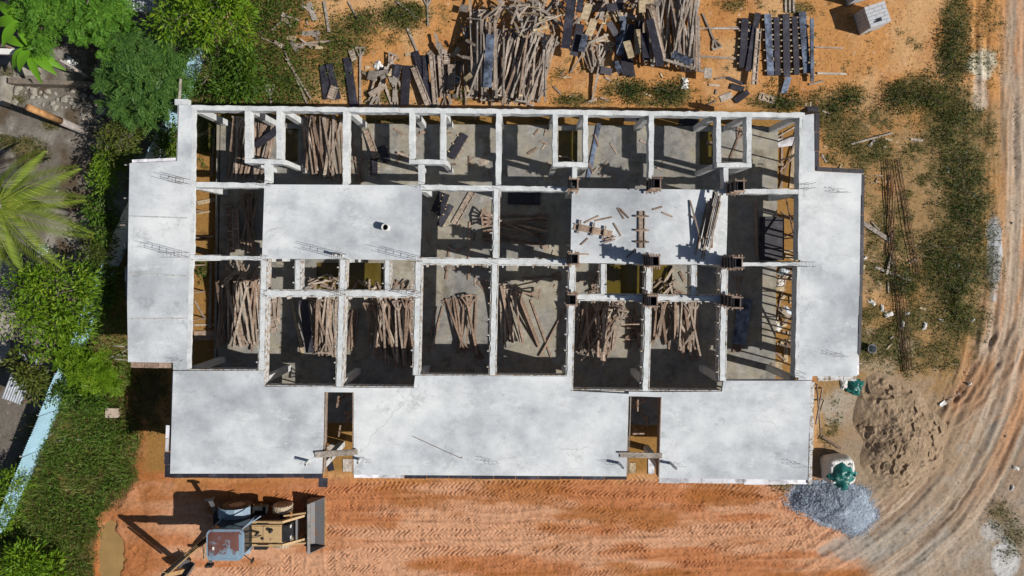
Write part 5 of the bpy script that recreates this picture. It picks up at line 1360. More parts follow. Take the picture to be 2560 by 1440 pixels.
px, py, X, Y, Z = ground_pts(70000, lambda a, b: wm(a, b) * (.25 + .75 * sm(860, 960, b)), 0, 560, 100, 1460)
o = link(bpy.data.objects.new('creeper', leaf_mesh('creeper', [weed_leaves(px, py, X, Y, Z, .55, .14, .055)], LF['mid'])))
tag(o, 'leafy creepers growing through the long grass by the fence', 'creeper', None, 'stuff')
dm = lambda a, b: weed_density(a, b) * sm(.12, .3, weed_density(a, b)) ** 1.25 * (.25 + .75 * clumpy(a, b, 17, 39)) * (1 - west_m(a, b))
px, py, X, Y, Z = ground_pts(1000000, dm, 0, 2560, -20, 1460)
hf = RNG.random(len(X)); a_ = hf < .45
o = link(bpy.data.objects.new('weeds', leaf_mesh('weeds', [weed_leaves(px[a_], py[a_], X[a_], Y[a_], Z[a_], .28, .10, .045)], LF['weed'])))
tag(o, 'low dark green weeds in patches over the building plot', 'weeds', None, 'stuff')
b_ = (hf >= .45)
o = link(bpy.data.objects.new('dry_grass', leaf_mesh('dry_grass', [blades(px[b_], py[b_], X[b_], Y[b_], Z[b_], .1, .36, .012, .026, 1.4)], LF['dryweed'])))
tag(o, 'thin yellowish grass mixed into the weed patches', 'grass', None, 'stuff')
gm = lambda a, b: sm(900, 720, a) * np.where(a > 560, weed_density(a, b), 0) + .35 * sm(1250, 800, a) * np.where(b < 262, weed_density(a, b), 0) + np.where((a > 470) & (a < 560) & (b > 280), weed_density(a, b), 0)
px, py, X, Y, Z = ground_pts(60000, gm, 470, 1260, -20, 1000)
o = link(bpy.data.objects.new('ground_cover', leaf_mesh('ground_cover', [weed_leaves(px, py, X, Y, Z, .4, .13, .055)], LF['mid'])))
tag(o, 'bright green ground cover northwest of the roof and in the west passage', 'ground cover', None, 'stuff')
# weed bushes on the eastern waste ground
GW = 'low weed bushes on the waste ground'
WB = ['low weed bush in the open soil below the block pallet'] + ['dark weed bush in the thick strip beside the haul road'] * 7 + ['weed bush beside the rusty rebar cages'] + ['dark weed bush in the thick strip beside the haul road'] * 2 + ['small weed bush left of the one below the block pallet', 'dark weed bush in the thick strip beside the haul road', 'weed bush below the torn white sack north of the beam', 'weed bush below the black panels of the scrap pile', 'weed bush among loose boards at the northern plot limit', 'weed bush off the northeast roof corner', 'weed bush below the long stacked panels']
for i, (x, y, rx, ry, hh) in enumerate(((2300, 232, 1.0, .5, .5), (2385, 70, .5, 1.0, .5), (2385, 150, .6, .9, .5), (2405, 400, .9, 1.1, .5), (2410, 470, .8, .8, .5), (2390, 620, 1.2, 1.0, .6), (2360, 700, 1.1, .8, .5), (2410, 720, .8, .9, .5), (2258, 705, .6, .6, .4), (2390, 310, .6, .9, .4), (2420, 560, .6, .6, .4), (2250, 240, .5, .4, .4), (2400, 800, .7, .6, .4), (1680, 232, .7, .45, .4), (1572, 225, .6, .4, .35), (1012, 42, .8, .6, .5), (2120, 245, .6, .4, .35), (1950, 252, .6, .35, .35))):
    bl = []
    for q in range(5):
        a = random.uniform(0, 6.28); rr = random.uniform(.2, 1.35)
        bl.append((x + math.cos(a) * rx * rr * 52, y + math.sin(a) * ry * rr * 52, hh * .3, rx * random.uniform(.25, .5), ry * random.uniform(.25, .5), hh * random.uniform(.25, .6)))
    tree('weed_bush', WB[i], (x, y), bl, LF['weed' if i % 3 else 'olive'], 30, 15, .12, .05, 'broad', GW, 'bush', .2, .02)

# coconut palm
def palm():
    b = P(168, 532); b.z = hz(b.x, b.y) - .05
    top = P(-6, 512, 4.6)
    e = empty('coconut_palm', b, 0, 'coconut palm with long yellow green fronds over the yard', 'palm')
    t = top - b
    MB().tube([(0, 0, 0), t * .3 + Vector((.05, 0, 0)), t * .7, t], [.19, .15, .13, .12], 10).build('trunk', M['trunkgrey'], e, None, True)
    for az, ln, dr in ((30, 3.2, .8), (8, 2.6, 1.5), (-20, 3.5, .9), (-54, 3.3, 1.0), (62, 2.6, .9), (-85, 2.8, 1.0), (115, 2.8, .8), (150, 3.0, .9), (185, 3.0, .9), (220, 3.0, 1.0), (255, 3.0, 1.0)):
        a = math.radians(az); d = np.array([math.cos(a), math.sin(a), 0]); sd_ = np.array([-math.sin(a), math.cos(a), 0])
        n = 40; s = np.linspace(0.06, 1, n)
        r0 = np.array(t)[None] + d[None] * (s * ln)[:, None] + np.array([0, 0, 1])[None] * (s * .9 - s ** 2 * (dr + .9))[:, None]
        Vs = []
        for sg in (-1, 1):
            dd = sd_[None] * sg + d[None] * (.35 + s[:, None] * .9) + np.array([0, 0, -.25])
            ll = .62 * np.sin(np.clip(s * 2.7 + .35, 0, math.pi)) + .15
            Vs.append(leaf_quads(r0, dd, np.tile([0, 0, 1.0], (n, 1)) + sd_[None] * sg * .3, ll, np.full(n, .058), .25))
        V = np.concatenate(Vs)
        fo = link(bpy.data.objects.new('frond', np_mesh('frond', V, quads_idx(len(V) // 4), LF['palm'])), e)
        mb = MB(); mb.tube([tuple(q) for q in r0[::5]], [.03 - .025 * i / 10 for i in range(len(r0[::5]))], 5); mb.build('rachis', LF['palm'], fo)
palm()
# banana plant
def big_leaf(e, base, az, ln, wd, rise, droop, mat):
    a = math.radians(az); d = Vector((math.cos(a), math.sin(a), 0)); sd_ = Vector((-math.sin(a), math.cos(a), 0)); n = 9
    vs, fs = [], []
    for i in range(n):
        s = i / (n - 1); c = Vector(base) + d * ln * s + Vector((0, 0, rise * s - droop * s * s))
        w_ = wd * math.sin(min(math.pi, .25 + s * 2.85)) * .5 + .01
        vs += [c - sd_ * w_ + Vector((0, 0, .06 * w_)), c + Vector((0, 0, -.03)), c + sd_ * w_ + Vector((0, 0, .06 * w_))]
        if i: k = 3 * i; fs += [(k - 3, k - 2, k + 1, k), (k - 2, k - 1, k + 2, k + 1)]
    MB().add(vs, fs).build('leaf', mat, e, None, True)
def banana(bx, by, tx, ty, tz, label, azs):
    b = P(bx, by); b.z = hz(b.x, b.y) - .05; t = P(tx, ty, tz) - b
    e = empty('banana_plant', b, 0, label, 'banana plant')
    MB().tube([(0, 0, 0), t * .5, t], [.13, .1, .06], 8).build('stem', M['bark'], e, None, True)
    for az in azs: big_leaf(e, t, az + random.uniform(-8, 8), random.uniform(1.2, 1.7), random.uniform(.38, .5), .7, random.uniform(.8, 1.3), LF['banana'])
banana(150, 110, 52, 52, 3.0, 'banana plant with broad bright leaves at the yard corner', (100, 140, 20, 60, 185, 230, 280, 320, -10))
banana(140, 160, 80, 118, 2.4, 'smaller banana plant with drooping yellow leaves by the white roof edge', (210, 240, 270, 300, 330, 160))

# ------------------------------------------------------------------ blue fence
def fence():
    y0, y1 = 130, 1320
    a, b = P(fence_x(y0), y0), P(fence_x(y1), y1); d = (b - a); L = d.length; d.normalize(); nr = Vector((-d.y, d.x, 0))
    e = empty('sheet_fence', a, 0, 'light blue corrugated metal fence along the western plot edge', 'fence')
    n = int(L / 1.0)
    for i in range(n):
        s0 = L * i / n; W_ = L / n - .015; hh = 1.5 + random.uniform(-.06, .06); tz = random.uniform(-.02, .02); K = 40
        vs, fs = [], []
        lean = random.uniform(-.05, .05); out = random.choice((0, .015))
        for k in range(K + 1):
            s = s0 + W_ * k / K; off = .022 * math.sin(k / K * 2 * math.pi * 9) + out
            p0 = d * s + nr * off
            vs += [p0 + Vector((0, 0, .02)), p0 + nr * lean + Vector((0, 0, hh + tz))]
            if k: q = 2 * k; fs.append((q - 2, q, q + 1, q - 1))
        MB().add(vs, fs).build('metal_sheet', M['blue'], e, None, True)
        if i % 2 == 0: MB().box(d * s0 + nr * -.09 + Vector((0, 0, .72)), (.07, .07, 1.44)).build('post', M['wood_grey'], e)
    for z in (.4, 1.2): MB().bar(nr * -.05 + Vector((0, 0, z)), d * L + nr * -.05 + Vector((0, 0, z)), .04, .06).build('rail', M['wood_grey'], e)
fence()

# ------------------------------------------------------------------ the neighbour's yard
def stone_mesh(i):
    r = np.random.default_rng(i); import bmesh
    bm = bmesh.new(); bmesh.ops.create_icosphere(bm, subdivisions=1, radius=.5)
    for v_ in bm.verts: v_.co *= float(r.uniform(.75, 1.15))
    me = bpy.data.meshes.new('rubble_stone'); bm.to_mesh(me); bm.free(); me.materials.append(M['stone']); return me
SM = [stone_mesh(i) for i in range(6)]
for i in range(95):
    x = random.uniform(18, 292); y = 212 + (x - 20) * .16 + random.gauss(18, 20)
    s = random.choice((.16, .2, .25, .3, .4))
    p = P(x, y); z = hz(p.x, p.y)
    o = bpy.data.objects.new('rubble_stone', random.choice(SM)); o.location = (p.x, p.y, z + s * .18); o.scale = (s * random.uniform(.9, 1.4), s, s * .6); o.rotation_euler = (random.uniform(-.2, .2), random.uniform(-.2, .2), random.uniform(0, 6)); link(o)
    tag(o, 'rough rubble stone in the broken row across the neighbouring yard', 'stone', 'rubble stones in the yard')
def bare_trunk(bx, by, tx, ty, tz, r, label, split=None):
    b = P(bx, by); b.z = hz(b.x, b.y) - .1; t = P(tx, ty, tz) - b
    e = empty('bare_trunk', b, 0, label, 'dead trunk')
    if split:
        MB().tube([(0, 0, 0), t * split], [r, r * .95], 12).build('lower_trunk', M['trunkgrey'], e, None, True)
        MB().tube([t * split, t], [r * .93, r * .82], 12).build('upper_trunk', M['trunklit_rust'], e, None, True)  # sunlight on the bark is painted in as orange
    else:
        MB().tube([(0, 0, 0), t * .5 + Vector((.04, 0, 0)), t], [r, r * .9, r * .8], 9).build('stem', M['trunkgrey'], e, None, True)
        MB().tube([t * .55, t * .62], [r * 1.25, r * 1.2], 9).build('band', M['brown_block'], e, None, True)
bare_trunk(232, 338, 70, 268, 4.3, .17, 'topless palm trunk with grey lower and orange upper half', .55)
bare_trunk(240, 206, 150, 150, 2.7, .06, 'slender bare trunk with a pale band in the yard')
# low walls, slabs and roofs at the edge of the yard
def slab_box(name, pts, z0, z1, mat, label, cat, lvl=None):
    poly = [tuple(P(x, y, z1)[:2]) for x, y in pts]; c = P(*pts[0])
    return tag(MB().prism(poly, z0, z1).build(name, mat, None, c), label, cat)
slab_box('low_wall', [(0, 190), (14, 188), (10, 262), (0, 262)], -.05, .5, M['stone'], 'short stub of grey wall left of the rubble row', 'wall')
slab_box('low_wall', [(20, 194), (236, 205), (236, 214), (20, 208)], -.05, .7, M['bark'], 'long low mossy wall shading the rubble row', 'wall')
slab_box('concrete_slab', [(40, 165), (98, 160), (100, 190), (44, 188)], -.05, .1, M['stone'], 'broken pale concrete slab under the banana plant', 'slab')
slab_box('concrete_slab', [(-20, 640), (46, 655), (40, 760), (20, 900), (-20, 920)], -.05, .08, M['stone'], 'grey concrete pad half hidden by the rounded tree', 'slab')
def roof(name, pts, z, mat, label, corr=True, ridge=.0):
    a, b, c, d = [P(x, y, z) for x, y in pts]; org = Vector((a.x, a.y, 0)); e = empty(name, org, 0, label, 'roof')
    n = max(1, int((b - a).length / .9))
    for i in range(n):
        a0, a1 = a.lerp(b, i / n), a.lerp(b, (i + 1) / n - .004); d0, d1 = d.lerp(c, i / n), d.lerp(c, (i + 1) / n - .004); K = 36
        vs, fs = [], []
        for k in range(K + 1):
            of = Vector((0, 0, .02 * math.sin(k / K * 2 * math.pi * 8) + .012 * (i % 2)))
            vs += [a0.lerp(a1, k / K) + of - org, d0.lerp(d1, k / K) + of - org + Vector((0, 0, ridge))]
            if k: q = 2 * k; fs.append((q - 2, q - 1, q + 1, q))
        MB().add(vs, fs).build('roof_sheet', mat, e)
    for p in (a, b, c, d):
        q = p.lerp((a + c) / 2, .08) - org; MB().box((q.x, q.y, z / 2 - .04), (.1, .1, z - .02)).build('post', M['wood_brown'], e)
    return e
roof('shed_roof', [(48, 880), (96, 900), (52, 1012), (4, 995)], 1.6, M['galv'], 'rusty zinc shed roof at the foot of the bright bush')
roof('house_roof', [(258, -30), (388, -30), (388, 30), (258, 30)], 2.6, M['galv'], 'grey sheet roof between the two tall trees')
roof('shed_roof', [(-40, 10), (14, 10), (14, 118), (-40, 118)], 2.2, mat_simple('brown_sheet', (.09, .075, .065), .8, .3, 3), 'dark brown shed roof behind the banana plant')
slab_box('roof_gutter', [(-30, 120), (46, 122), (46, 136), (-30, 134)], 1.7, 1.85, M['pvc'], 'white gutter edge below the dark shed roof', 'gutter')
# rags and litter
def crumple(name, px, py, w_, d_, hgt, mat, label, cat, seed, group=None, z=None, base=None):
    c = P(px, py, 0 if z is None else z); z0 = hz(c.x, c.y) if base is None else base
    n = 14; r = np.random.default_rng(seed); u = np.linspace(-1, 1, n); U, V_ = np.meshgrid(u, u, indexing='ij')
    rr = np.maximum(np.abs(U), np.abs(V_))
    X = U * w_ / 2 * (1 + .25 * r.normal(0, 1, U.shape) * .4); Y = V_ * d_ / 2 * (1 + .25 * r.normal(0, 1, U.shape) * .4)
    Z = hgt * (1 - rr ** 2) * (.5 + r.random(U.shape)) + .012
    V = np.stack([X, Y, Z], -1).reshape(-1, 3); idx = np.arange(n * n).reshape(n, n)
    Fq = np.stack([idx[:-1, :-1], idx[1:, :-1], idx[1:, 1:], idx[:-1, 1:]], -1).reshape(-1, 4)
    o = bpy.data.objects.new(name, np_mesh(name, V, Fq, mat)); o.location = (c.x, c.y, z0); o.rotation_euler = (0, 0, r.uniform(0, 3)); link(o)
    return tag(o, label, cat, group)
crumple('plastic_sheet', 176, 157, .55, .4, .12, M['pvc'], 'crumpled white cloth in the yard below the feathery tree', 'cloth', 1)
crumple('plastic_sheet', 108, 624, .45, .5, .12, M['plastic_bluewhite'], 'crumpled pale plastic bag below the palm fronds', 'plastic bag', 2)
GL = 'pale scraps among the eastern weeds'
for i, (x, y, s) in enumerate(((2180, 756, .38), (2222, 786, .4), (2205, 770, .3), (2256, 812, .35), (2312, 815, .35), (2352, 800, .25), (2370, 425, .25), (2395, 664, .2), (2432, 800, .2), (2160, 645, .25), (2268, 784, .25), (2434, 488, .2), (2540, 1170, .3), (2425, 960, .2), (2530, 1220, .25))):
    crumple('plastic_scrap', x, y, s, s * .5, .06, M['bag'], 'pale plastic scrap lying among the eastern weeds', 'scrap', 10 + i, GL)
crumple('cement_sack', 1712, 209, .55, .32, .1, M['bag'], 'torn white sack on orange soil north of the beam', 'sack', 40)
crumple('cement_sack', 946, 165, .4, .4, .1, M['bag'], 'crumpled white sack between the northern props', 'sack', 41)
crumple('tarpaulin', 2135, 965, .75, .75, .25, M['tarp'], 'small dark green tarpaulin by the east wing corner', 'tarpaulin', 42)
crumple('plastic_sheet', 2110, 960, .5, .35, .12, M['bag'], 'white plastic sheet tucked beside the small green tarpaulin', 'plastic sheet', 43)
for i, (x, y) in enumerate(((1950, 705), (1966, 780), (1942, 815), (1958, 680))):
    crumple('plastic_scrap', x, y, .5, .4, .1, M['plastic_bluewhite'] if i % 2 else M['bag'], 'pale scrap on the litter in the eastern side passage', 'scrap', 60 + i, 'pale scraps in the eastern passage')
# a block of stone in the grass
p = P(290, 1028); z = hz(p.x, p.y) + .25
mb = MB(); mb.box((p.x, p.y, z), (.55, .45, .35)); tag(mb.build('concrete_block', M['brown_block'], None, (p.x, p.y, z)), 'pinkish concrete block in the grass beside the slab shadow', 'block')
# puddle
def puddle():
    pts = [(225, 1270), (330, 1270), (330, 1500), (225, 1500)]
    poly = [P(x, y) for x, y in pts]; o = tag(MB().add([(p.x, p.y, -.085) for p in poly], [tuple(range(len(poly)))[::-1]]).build('puddle', M['puddle']), kind='structure')
puddle()

# ------------------------------------------------------------------ block pallets, bulk bag, shovel, buckets, rebar
def block_stack(px, py, rz, nx, ny, nz, label, gx_=None):
    p = P(px, py); z0 = hz(p.x, p.y); e = empty('block_stack', (p.x, p.y, z0), rz, label, 'block stack')
    MB().box((0, 0, .05), (1.02, 1.02, .1)).build('pallet', M['wood'], e)
    bw, bd, bh = 1.0 / nx, 1.0 / ny, .2
    me = MB().box((0, 0, 0), (bw - .012, bd - .014, bh - .012)).mesh('block', M['block'])
    me2 = MB().box((0, 0, 0), (bw * 2 - .014, bd - .014, bh - .012)).mesh('block', M['block'])
    for k in range(nz):
        for j in range(ny):
            i = 0; odd = (j + k) % 2
            while i < nx:
                two = i + 1 < nx and not (odd and i == 0)
                top = k == nz - 1
                if not (top and (i, j) in ((1, 1), )):
                    o = link(bpy.data.objects.new('block', me2 if two else me), e)
                    o.location = (-.5 + bw * (i + (1 if two else .5)) + random.uniform(-.006, .006), -.5 + bd * (j + .5), .1 + bh * (k + .5) + (random.uniform(0, .012) if top else 0))
                i += 2 if two else 1
block_stack(2165, 55, .32, 5, 6, 5, 'pallet of pale grey concrete blocks on orange soil')
block_stack(2135, -18, .3, 5, 6, 5, 'second pallet of grey blocks cut by the northern plot limit')
def bulk_bag():
    p = P(2082, 1165); z0 = hz(p.x, p.y) - .02; e = empty('bulk_bag', (p.x, p.y, z0), .05, 'white bulk bag standing beside the gravel heap', 'bulk bag')
    n = 28; vs, fs = [], []
    prof = [(0, .56), (.1, .62), (.45, .66), (.8, .64), (1.0, .58), (1.06, .50), (1.0, .40), (.93, .2), (.92, .001)]
    for z, r in prof:
        for k in range(n):
            a = 2 * math.pi * k / n; c, s = math.cos(a), math.sin(a); q = (abs(c) ** 5 + abs(s) ** 5) ** (-1 / 5)
            rr = r * q * (1 + .03 * math.sin(5 * a + z * 9)); vs.append((rr * c, rr * s, z))
    for i in range(len(prof) - 1):
        for k in range(n): fs.append((i * n + k, i * n + (k + 1) % n, (i + 1) * n + (k + 1) % n, (i + 1) * n + k))
    MB().add(vs, fs).build('bag_body', M['bag'], e, None, True)
    for sx in (-1, 1):
        for sy in (-1, 1):
            MB().tube([(sx * .5, sy * .5, .98), (sx * .42, sy * .3, 1.12), (sx * .34, sy * .5, 1.0)], .025, 6).build('lifting_loop', M['bag'], e)
    o = crumple('tarpaulin', 0, 0, 1.05, 1.0, .3, M['tarp'], 'dark green tarpaulin bundled on top of the white bulk bag', 'tarpaulin', 50, None, None, 0)
    o.location = (p.x - .02, p.y - .16, z0 + 1.0)
bulk_bag()
def shovel():
    a, b = P(2358, 1008), P(2392, 985); z = max(hz(a.x, a.y), hz(b.x, b.y)) + .06; e = empty('shovel', (a.x, a.y, z), math.atan2((b - a).y, (b - a).x), 'pale shovel lying on the sand heap edge', 'shovel')
    MB().tube([(.1, 0, 0), (.85, 0, .03)], .022, 7).build('handle', M['wood_grey'], e)
    MB().add([(.12, -.1, 0), (.12, .1, 0), (-.16, .09, .01), (-.22, 0, .0), (-.16, -.09, .01), (-.03, 0, -.03)], [(0, 5, 4), (0, 1, 5), (1, 2, 5), (2, 3, 5), (3, 4, 5)]).build('blade', M['pvc'], e)
    MB().bar((.85, -.07, .03), (.85, .07, .03), .03, .03).build('grip', M['wood_grey'], e)
shovel()
def bucket(px, py, r, hgt, mat, label, tilt=0):
    p = P(px, py); z0 = hz(p.x, p.y); n = 20; e = empty('bucket', (p.x, p.y, z0 + (r if tilt else 0)), 0.4, label, 'bucket'); e.rotation_euler = (tilt, 0, .5)
    vs, fs = [], []
    prof = [(.001, 0), (r * .8, 0), (r, hgt), (r * 1.05, hgt), (r * .94, hgt - .01), (r * .75, .02), (.001, .02)]
    for q, z in prof:
        for k in range(n): a = 2 * math.pi * k / n; vs.append((q * math.cos(a), q * math.sin(a), z))
    for i in range(len(prof) - 1):
        for k in range(n): fs.append((i * n + k, i * n + (k + 1) % n, (i + 1) * n + (k + 1) % n, (i + 1) * n + k))
    MB().add(vs, fs).build('body', mat, e, None, True)
    MB().tube([(r * math.cos(a), r * math.sin(a), hgt + .004) for a in np.linspace(.2, 2.9, 9)], .008, 5).build('handle', M['galv'], e)
bucket(1143, 203, .17, .35, M['pvc'], 'white paint bucket among the northern panels')
bucket(2173, 870, .2, .3, M['galv'], 'grey metal bucket at the foot of the east wing')
def rebar_cage(x0, y0, x1, y1, wpx, nb, label, sp=.3):
    a, b = P(x0, y0), P(x1, y1); d = b - a; L = d.length; d.normalize(); nr = Vector((-d.y, d.x, 0)); wd = wpx / F * H
    z = max(hz(*(a + d * L * t)[:2]) for t in np.linspace(0, 1, 12)) + .03
    e = empty('rebar_cage', (a.x, a.y, z), 0, label, 'rebar cage', 'rusty rebar cages on the eastern ground')
    for k in range(nb):
        o = nr * (wd * (k / (nb - 1) - .5)) + Vector((0, 0, .03 + .06 * (k % 2)))
        MB().tube([o, o + d * L * .5 + nr * random.uniform(-.06, .06), o + d * L], .013, 5).build('bar', M['steel_rust'], e)
    mb = MB()
    for s in np.arange(.1, L, sp): mb.bar(nr * -wd / 2 + d * s + Vector((0, 0, .05)), nr * wd / 2 + d * s + Vector((0, 0, .05)), .012, .012)
    mb.build('stirrups', M['steel_rust'], e)
for i, (x0, y0, x1, y1, wd) in enumerate(((2216, 400, 2232, 690, 12), (2240, 400, 2290, 690, 14), (2236, 700, 2262, 930, 10), (2250, 690, 2270, 925, 14), (2232, 440, 2222, 640, 8))):
    rebar_cage(x0, y0, x1, y1, wd, 5, 'long rusty rebar cage lying in the weeds east of the wing')

# ------------------------------------------------------------------ backhoe loader
def backhoe():
    O = P(607, 1303); O.z = .0
    e = empty('backhoe_loader', O, 0, 'yellow backhoe loader with rusty blue cab roof parked on the red soil', 'backhoe')
    yel = mat_rusty('machine_yellow', (.46, .31, .155), (.26, .16, .09), .61, .6, 3.0)
    dark = mat_simple('machine_black', (.02, .02, .022), .6, .4, 5)
    blue = mat_rusty('cab_paint', (.20, .29, .38), (.17, .07, .05), .60)
    roofm = mat_rusty('cab_roof_paint', (.20, .29, .37), (.145, .062, .05), .478, .5, .8)
    steel = mat_rusty('worn_steel', (.115, .115, .12), (.17, .095, .06), .60, .55, 2.5)
    tyre = mat_simple('dusty_tyre', (.13, .10, .075), .95, .5, 6)
    mudt = mat_simple('muddy_tyre', (.42, .34, .25), .95, .3, 6)
    rim = mat_simple('wheel_rim', (.36, .30, .24), .7, .3, 5)
    nd = roofm.node_tree.nodes; lk = roofm.node_tree.links   # rust has eaten the northern half of the cab roof
    rp = [q for q in nd if q.type == 'VALTORGB' and q.outputs[0].is_linked][0]
    nz_ = rp.inputs[0].links[0].from_socket
    sp_ = nd.new('ShaderNodeSeparateXYZ'); tc_ = nd.new('ShaderNodeTexCoord'); lk.new(tc_.outputs['Object'], sp_.inputs[0])
    ma = nd.new('ShaderNodeMath'); ma.operation = 'MULTIPLY_ADD'; lk.new(sp_.outputs['Y'], ma.inputs[0]); ma.inputs[1].default_value = .22; lk.new(nz_, ma.inputs[2]); lk.new(ma.outputs[0], rp.inputs[0])
    glass = mat_simple('cab_glass', (.02, .025, .03), .08, .2, 2, .6)
    b = lambda name, mb, m, par=e, smooth=False: mb.build(name, m, par, None, smooth)
    b('chassis', MB().box((1.1, 0, .72), (3.5, .62, .36)), dark)
    b('axle', MB().box((2.05, 0, .45), (.22, 1.5, .2)), dark); b('axle', MB().box((0, 0, .7), (.3, 1.5, .26)), dark)
    hood = MB(); hood.prism([(.98, -.40), (2.35, -.40), (2.35, .40), (.98, .40)], .9, 1.50); hd = b('hood', hood, yel)
    b('hood_lid', MB().box((1.66, 0, 1.515), (1.3, .70, .03)), yel, hd)
    b('grille', MB().box((2.52, 0, 1.2), (.32, .74, .55)), dark, hd)
    b('lamp', MB().box((2.69, .25, 1.25), (.03, .14, .12)), M['pvc'], hd); b('lamp', MB().box((2.69, -.25, 1.25), (.03, .14, .12)), M['pvc'], hd)
    b('exhaust', MB().tube([(1.3, .08, 1.5), (1.3, .08, 1.85)], .06, 10), dark, hd, True); b('fuel_cap', MB().tube([(1.5, -.2, 1.5), (1.5, -.2, 1.58)], .06, 10), dark, hd, True)
    b('hose', MB().tube([(1.45, -.05, 1.54), (1.3, -.1, 1.62), (1.0, -.12, 1.62)], .018, 6), dark, hd)
    # cab
    cab = b('cab_base', MB().box((.3, 0, 1.05), (1.5, 1.2, .5)), dark)
    b('bulkhead', MB().box((.94, 0, 1.5), (.06, 1.24, .4)), dark, cab)
    for x in (-.42, 1.0):
        for s in (-1, 1): b('cab_post', MB().bar((x, s * .62, 1.0), (x - (.0 if x < 0 else .1), s * .58, 2.62), .07, .07), blue, cab)
    b('glass_pane', MB().box((.28, .62, 1.95), (1.25, .012, 1.15)), glass, cab); b('glass_pane', MB().box((.28, -.62, 1.95), (1.25, .012, 1.15)), glass, cab)
    b('glass_pane', MB().box((-.44, 0, 1.95), (.012, 1.1, 1.15)), glass, cab); b('glass_pane', MB().box((.95, 0, 2.05), (.012, 1.1, .9)), glass, cab)
    def rrect(L, W, r, n=6):
        q = []
        for cx_, cy_, a0 in ((L / 2 - r, W / 2 - r, 0), (-L / 2 + r, W / 2 - r, 90), (-L / 2 + r, -W / 2 + r, 180), (L / 2 - r, -W / 2 + r, 270)):
            for i in range(n + 1): a = math.radians(a0 + 90 * i / n); q.append((cx_ + r * math.cos(a), cy_ + r * math.sin(a)))
        return q
    def shift(q, x): return [(p[0] + x, p[1]) for p in q]
    rf = b('cab_roof', MB().prism(shift(rrect(1.62, 1.36, .26), .28), 2.62, 2.74), blue)
    m_ = MB(); rings = []
    for L_, W_, z_ in ((1.50, 1.24, 2.741), (1.38, 1.12, 2.765), (.8, .6, 2.79), (.1, .1, 2.795)):
        rings.append(shift(rrect(L_, W_, min(.24, W_ * .4)), .28)); 
    n = len(rings[0]); zs_ = (2.741, 2.765, 2.79, 2.795)
    vs = [(p[0], p[1], z_) for q, z_ in zip(rings, zs_) for p in q]; fs = [(i * n + k, i * n + (k + 1) % n, (i + 1) * n + (k + 1) % n, (i + 1) * n + k) for i in range(3) for k in range(n)]
    m_.add(vs, fs); b('roof_panel', m_, roofm, rf, True)
    b('front_cap', MB().box((.985, 0, 2.755), (.16, .95, .03)), blue, rf)
    b('beacon_base', MB().box((-.2, -.12, 2.80), (.07, .14, .03)), M['pvc'], rf)
    b('mirror', MB().bar((.95, -.62, 2.3), (1.25, -.92, 2.2), .03, .03), dark, cab); b('mirror', MB().box((1.25, -.95, 2.1), (.06, .14, .3)), dark, cab)
    b('mirror_arm', MB().bar((.95, .6, 2.4), (1.55, .95, 1.9), .04, .04), blue, cab)
    for y in (-.3, -.18, -.06, .06, .18, .3): b('grille_bar', MB().box((2.69, y, 1.05), (.03, .03, .22)), steel, hd)
    b('hood_seam', MB().box((1.52, 0, 1.533), (.015, .70, .006)), dark, hd); b('air_intake', MB().tube([(1.9, .18, 1.53), (1.9, .18, 1.72)], .08, 12), dark, hd, True)
    b('hose', MB().tube([(.95, .35, 1.4), (1.3, .47, 1.55), (1.8, .49, 1.5), (2.3, .45, 1.2)], .025, 6), dark, hd); b('hose', MB().tube([(.95, -.35, 1.4), (1.3, -.47, 1.55), (1.8, -.49, 1.5), (2.3, -.45, 1.2)], .025, 6), dark, hd)
    b('roof_rib', MB().box((.28, -.6, 2.752), (1.1, .03, .02)), blue, rf); b('roof_rib', MB().box((.28, .6, 2.752), (1.1, .03, .02)), blue, rf)
    b('seat', MB().box((.15, 0, 1.45), (.5, .5, .2)), dark, cab); b('seat_back', MB().box((-.1, 0, 1.8), (.12, .48, .55)), dark, cab)
    # wheels
    def wheel(x, y, r, w_, mt):
        root = empty('wheel', (0, 0, 0)); C.objects.unlink(root); C.objects.link(root); root.parent = e; root.location = (x, y, r - .03)
        n = 36; prof = [(r * .55, -w_ / 2), (r * .9, -w_ / 2), (r * .97, -w_ * .4), (r * .97, w_ * .4), (r * .9, w_ / 2), (r * .55, w_ / 2)]
        vs = []; fs = []
        for q, yy in prof:
            for k in range(n): a = 2 * math.pi * k / n; vs.append((q * math.cos(a), yy, q * math.sin(a)))
        for i in range(len(prof) - 1):
            for k in range(n): fs.append((i * n + k, i * n + (k + 1) % n, (i + 1) * n + (k + 1) % n, (i + 1) * n + k))
        m = MB().add(vs, fs)
        for k in range(n // 2 + 4):
            a = 2 * math.pi * k / (n // 2 + 4)
            for s in (-1, 1):
                a2 = a + (.09 if s > 0 else 0)
                p0 = Vector((r * .985 * math.cos(a2), s * w_ * .03, r * .985 * math.sin(a2))); p1 = Vector((r * .97 * math.cos(a2 + .22), s * w_ * .48, r * .97 * math.sin(a2 + .22)))
                m.bar(p0, p1, .05, .055, p0.normalized())
        m.build('tyre', mt, root); MB().tube([(0, -w_ * .42, 0), (0, w_ * .42, 0)], r * .56, 20).build('rim', rim, root)
        return root
    wheel(0, .86, .70, .42, tyre); wheel(0, -.86, .70, .42, tyre); wheel(2.05, .80, .45, .32, mudt); wheel(2.05, -.80, .45, .32, mudt)
    for s in (-1, 1):
        m = MB()
        for k in range(5):
            a0, a1 = math.radians(25 + k * 26), math.radians(25 + (k + 1) * 26)
            m.bar((.82 * math.cos(a0), s * .82, .68 + .82 * math.sin(a0)), (.82 * math.cos(a1), s * .82, .68 + .82 * math.sin(a1)), .5, .03, (math.cos((a0 + a1) / 2), 0, math.sin((a0 + a1) / 2)))
        b('fender', m, blue)
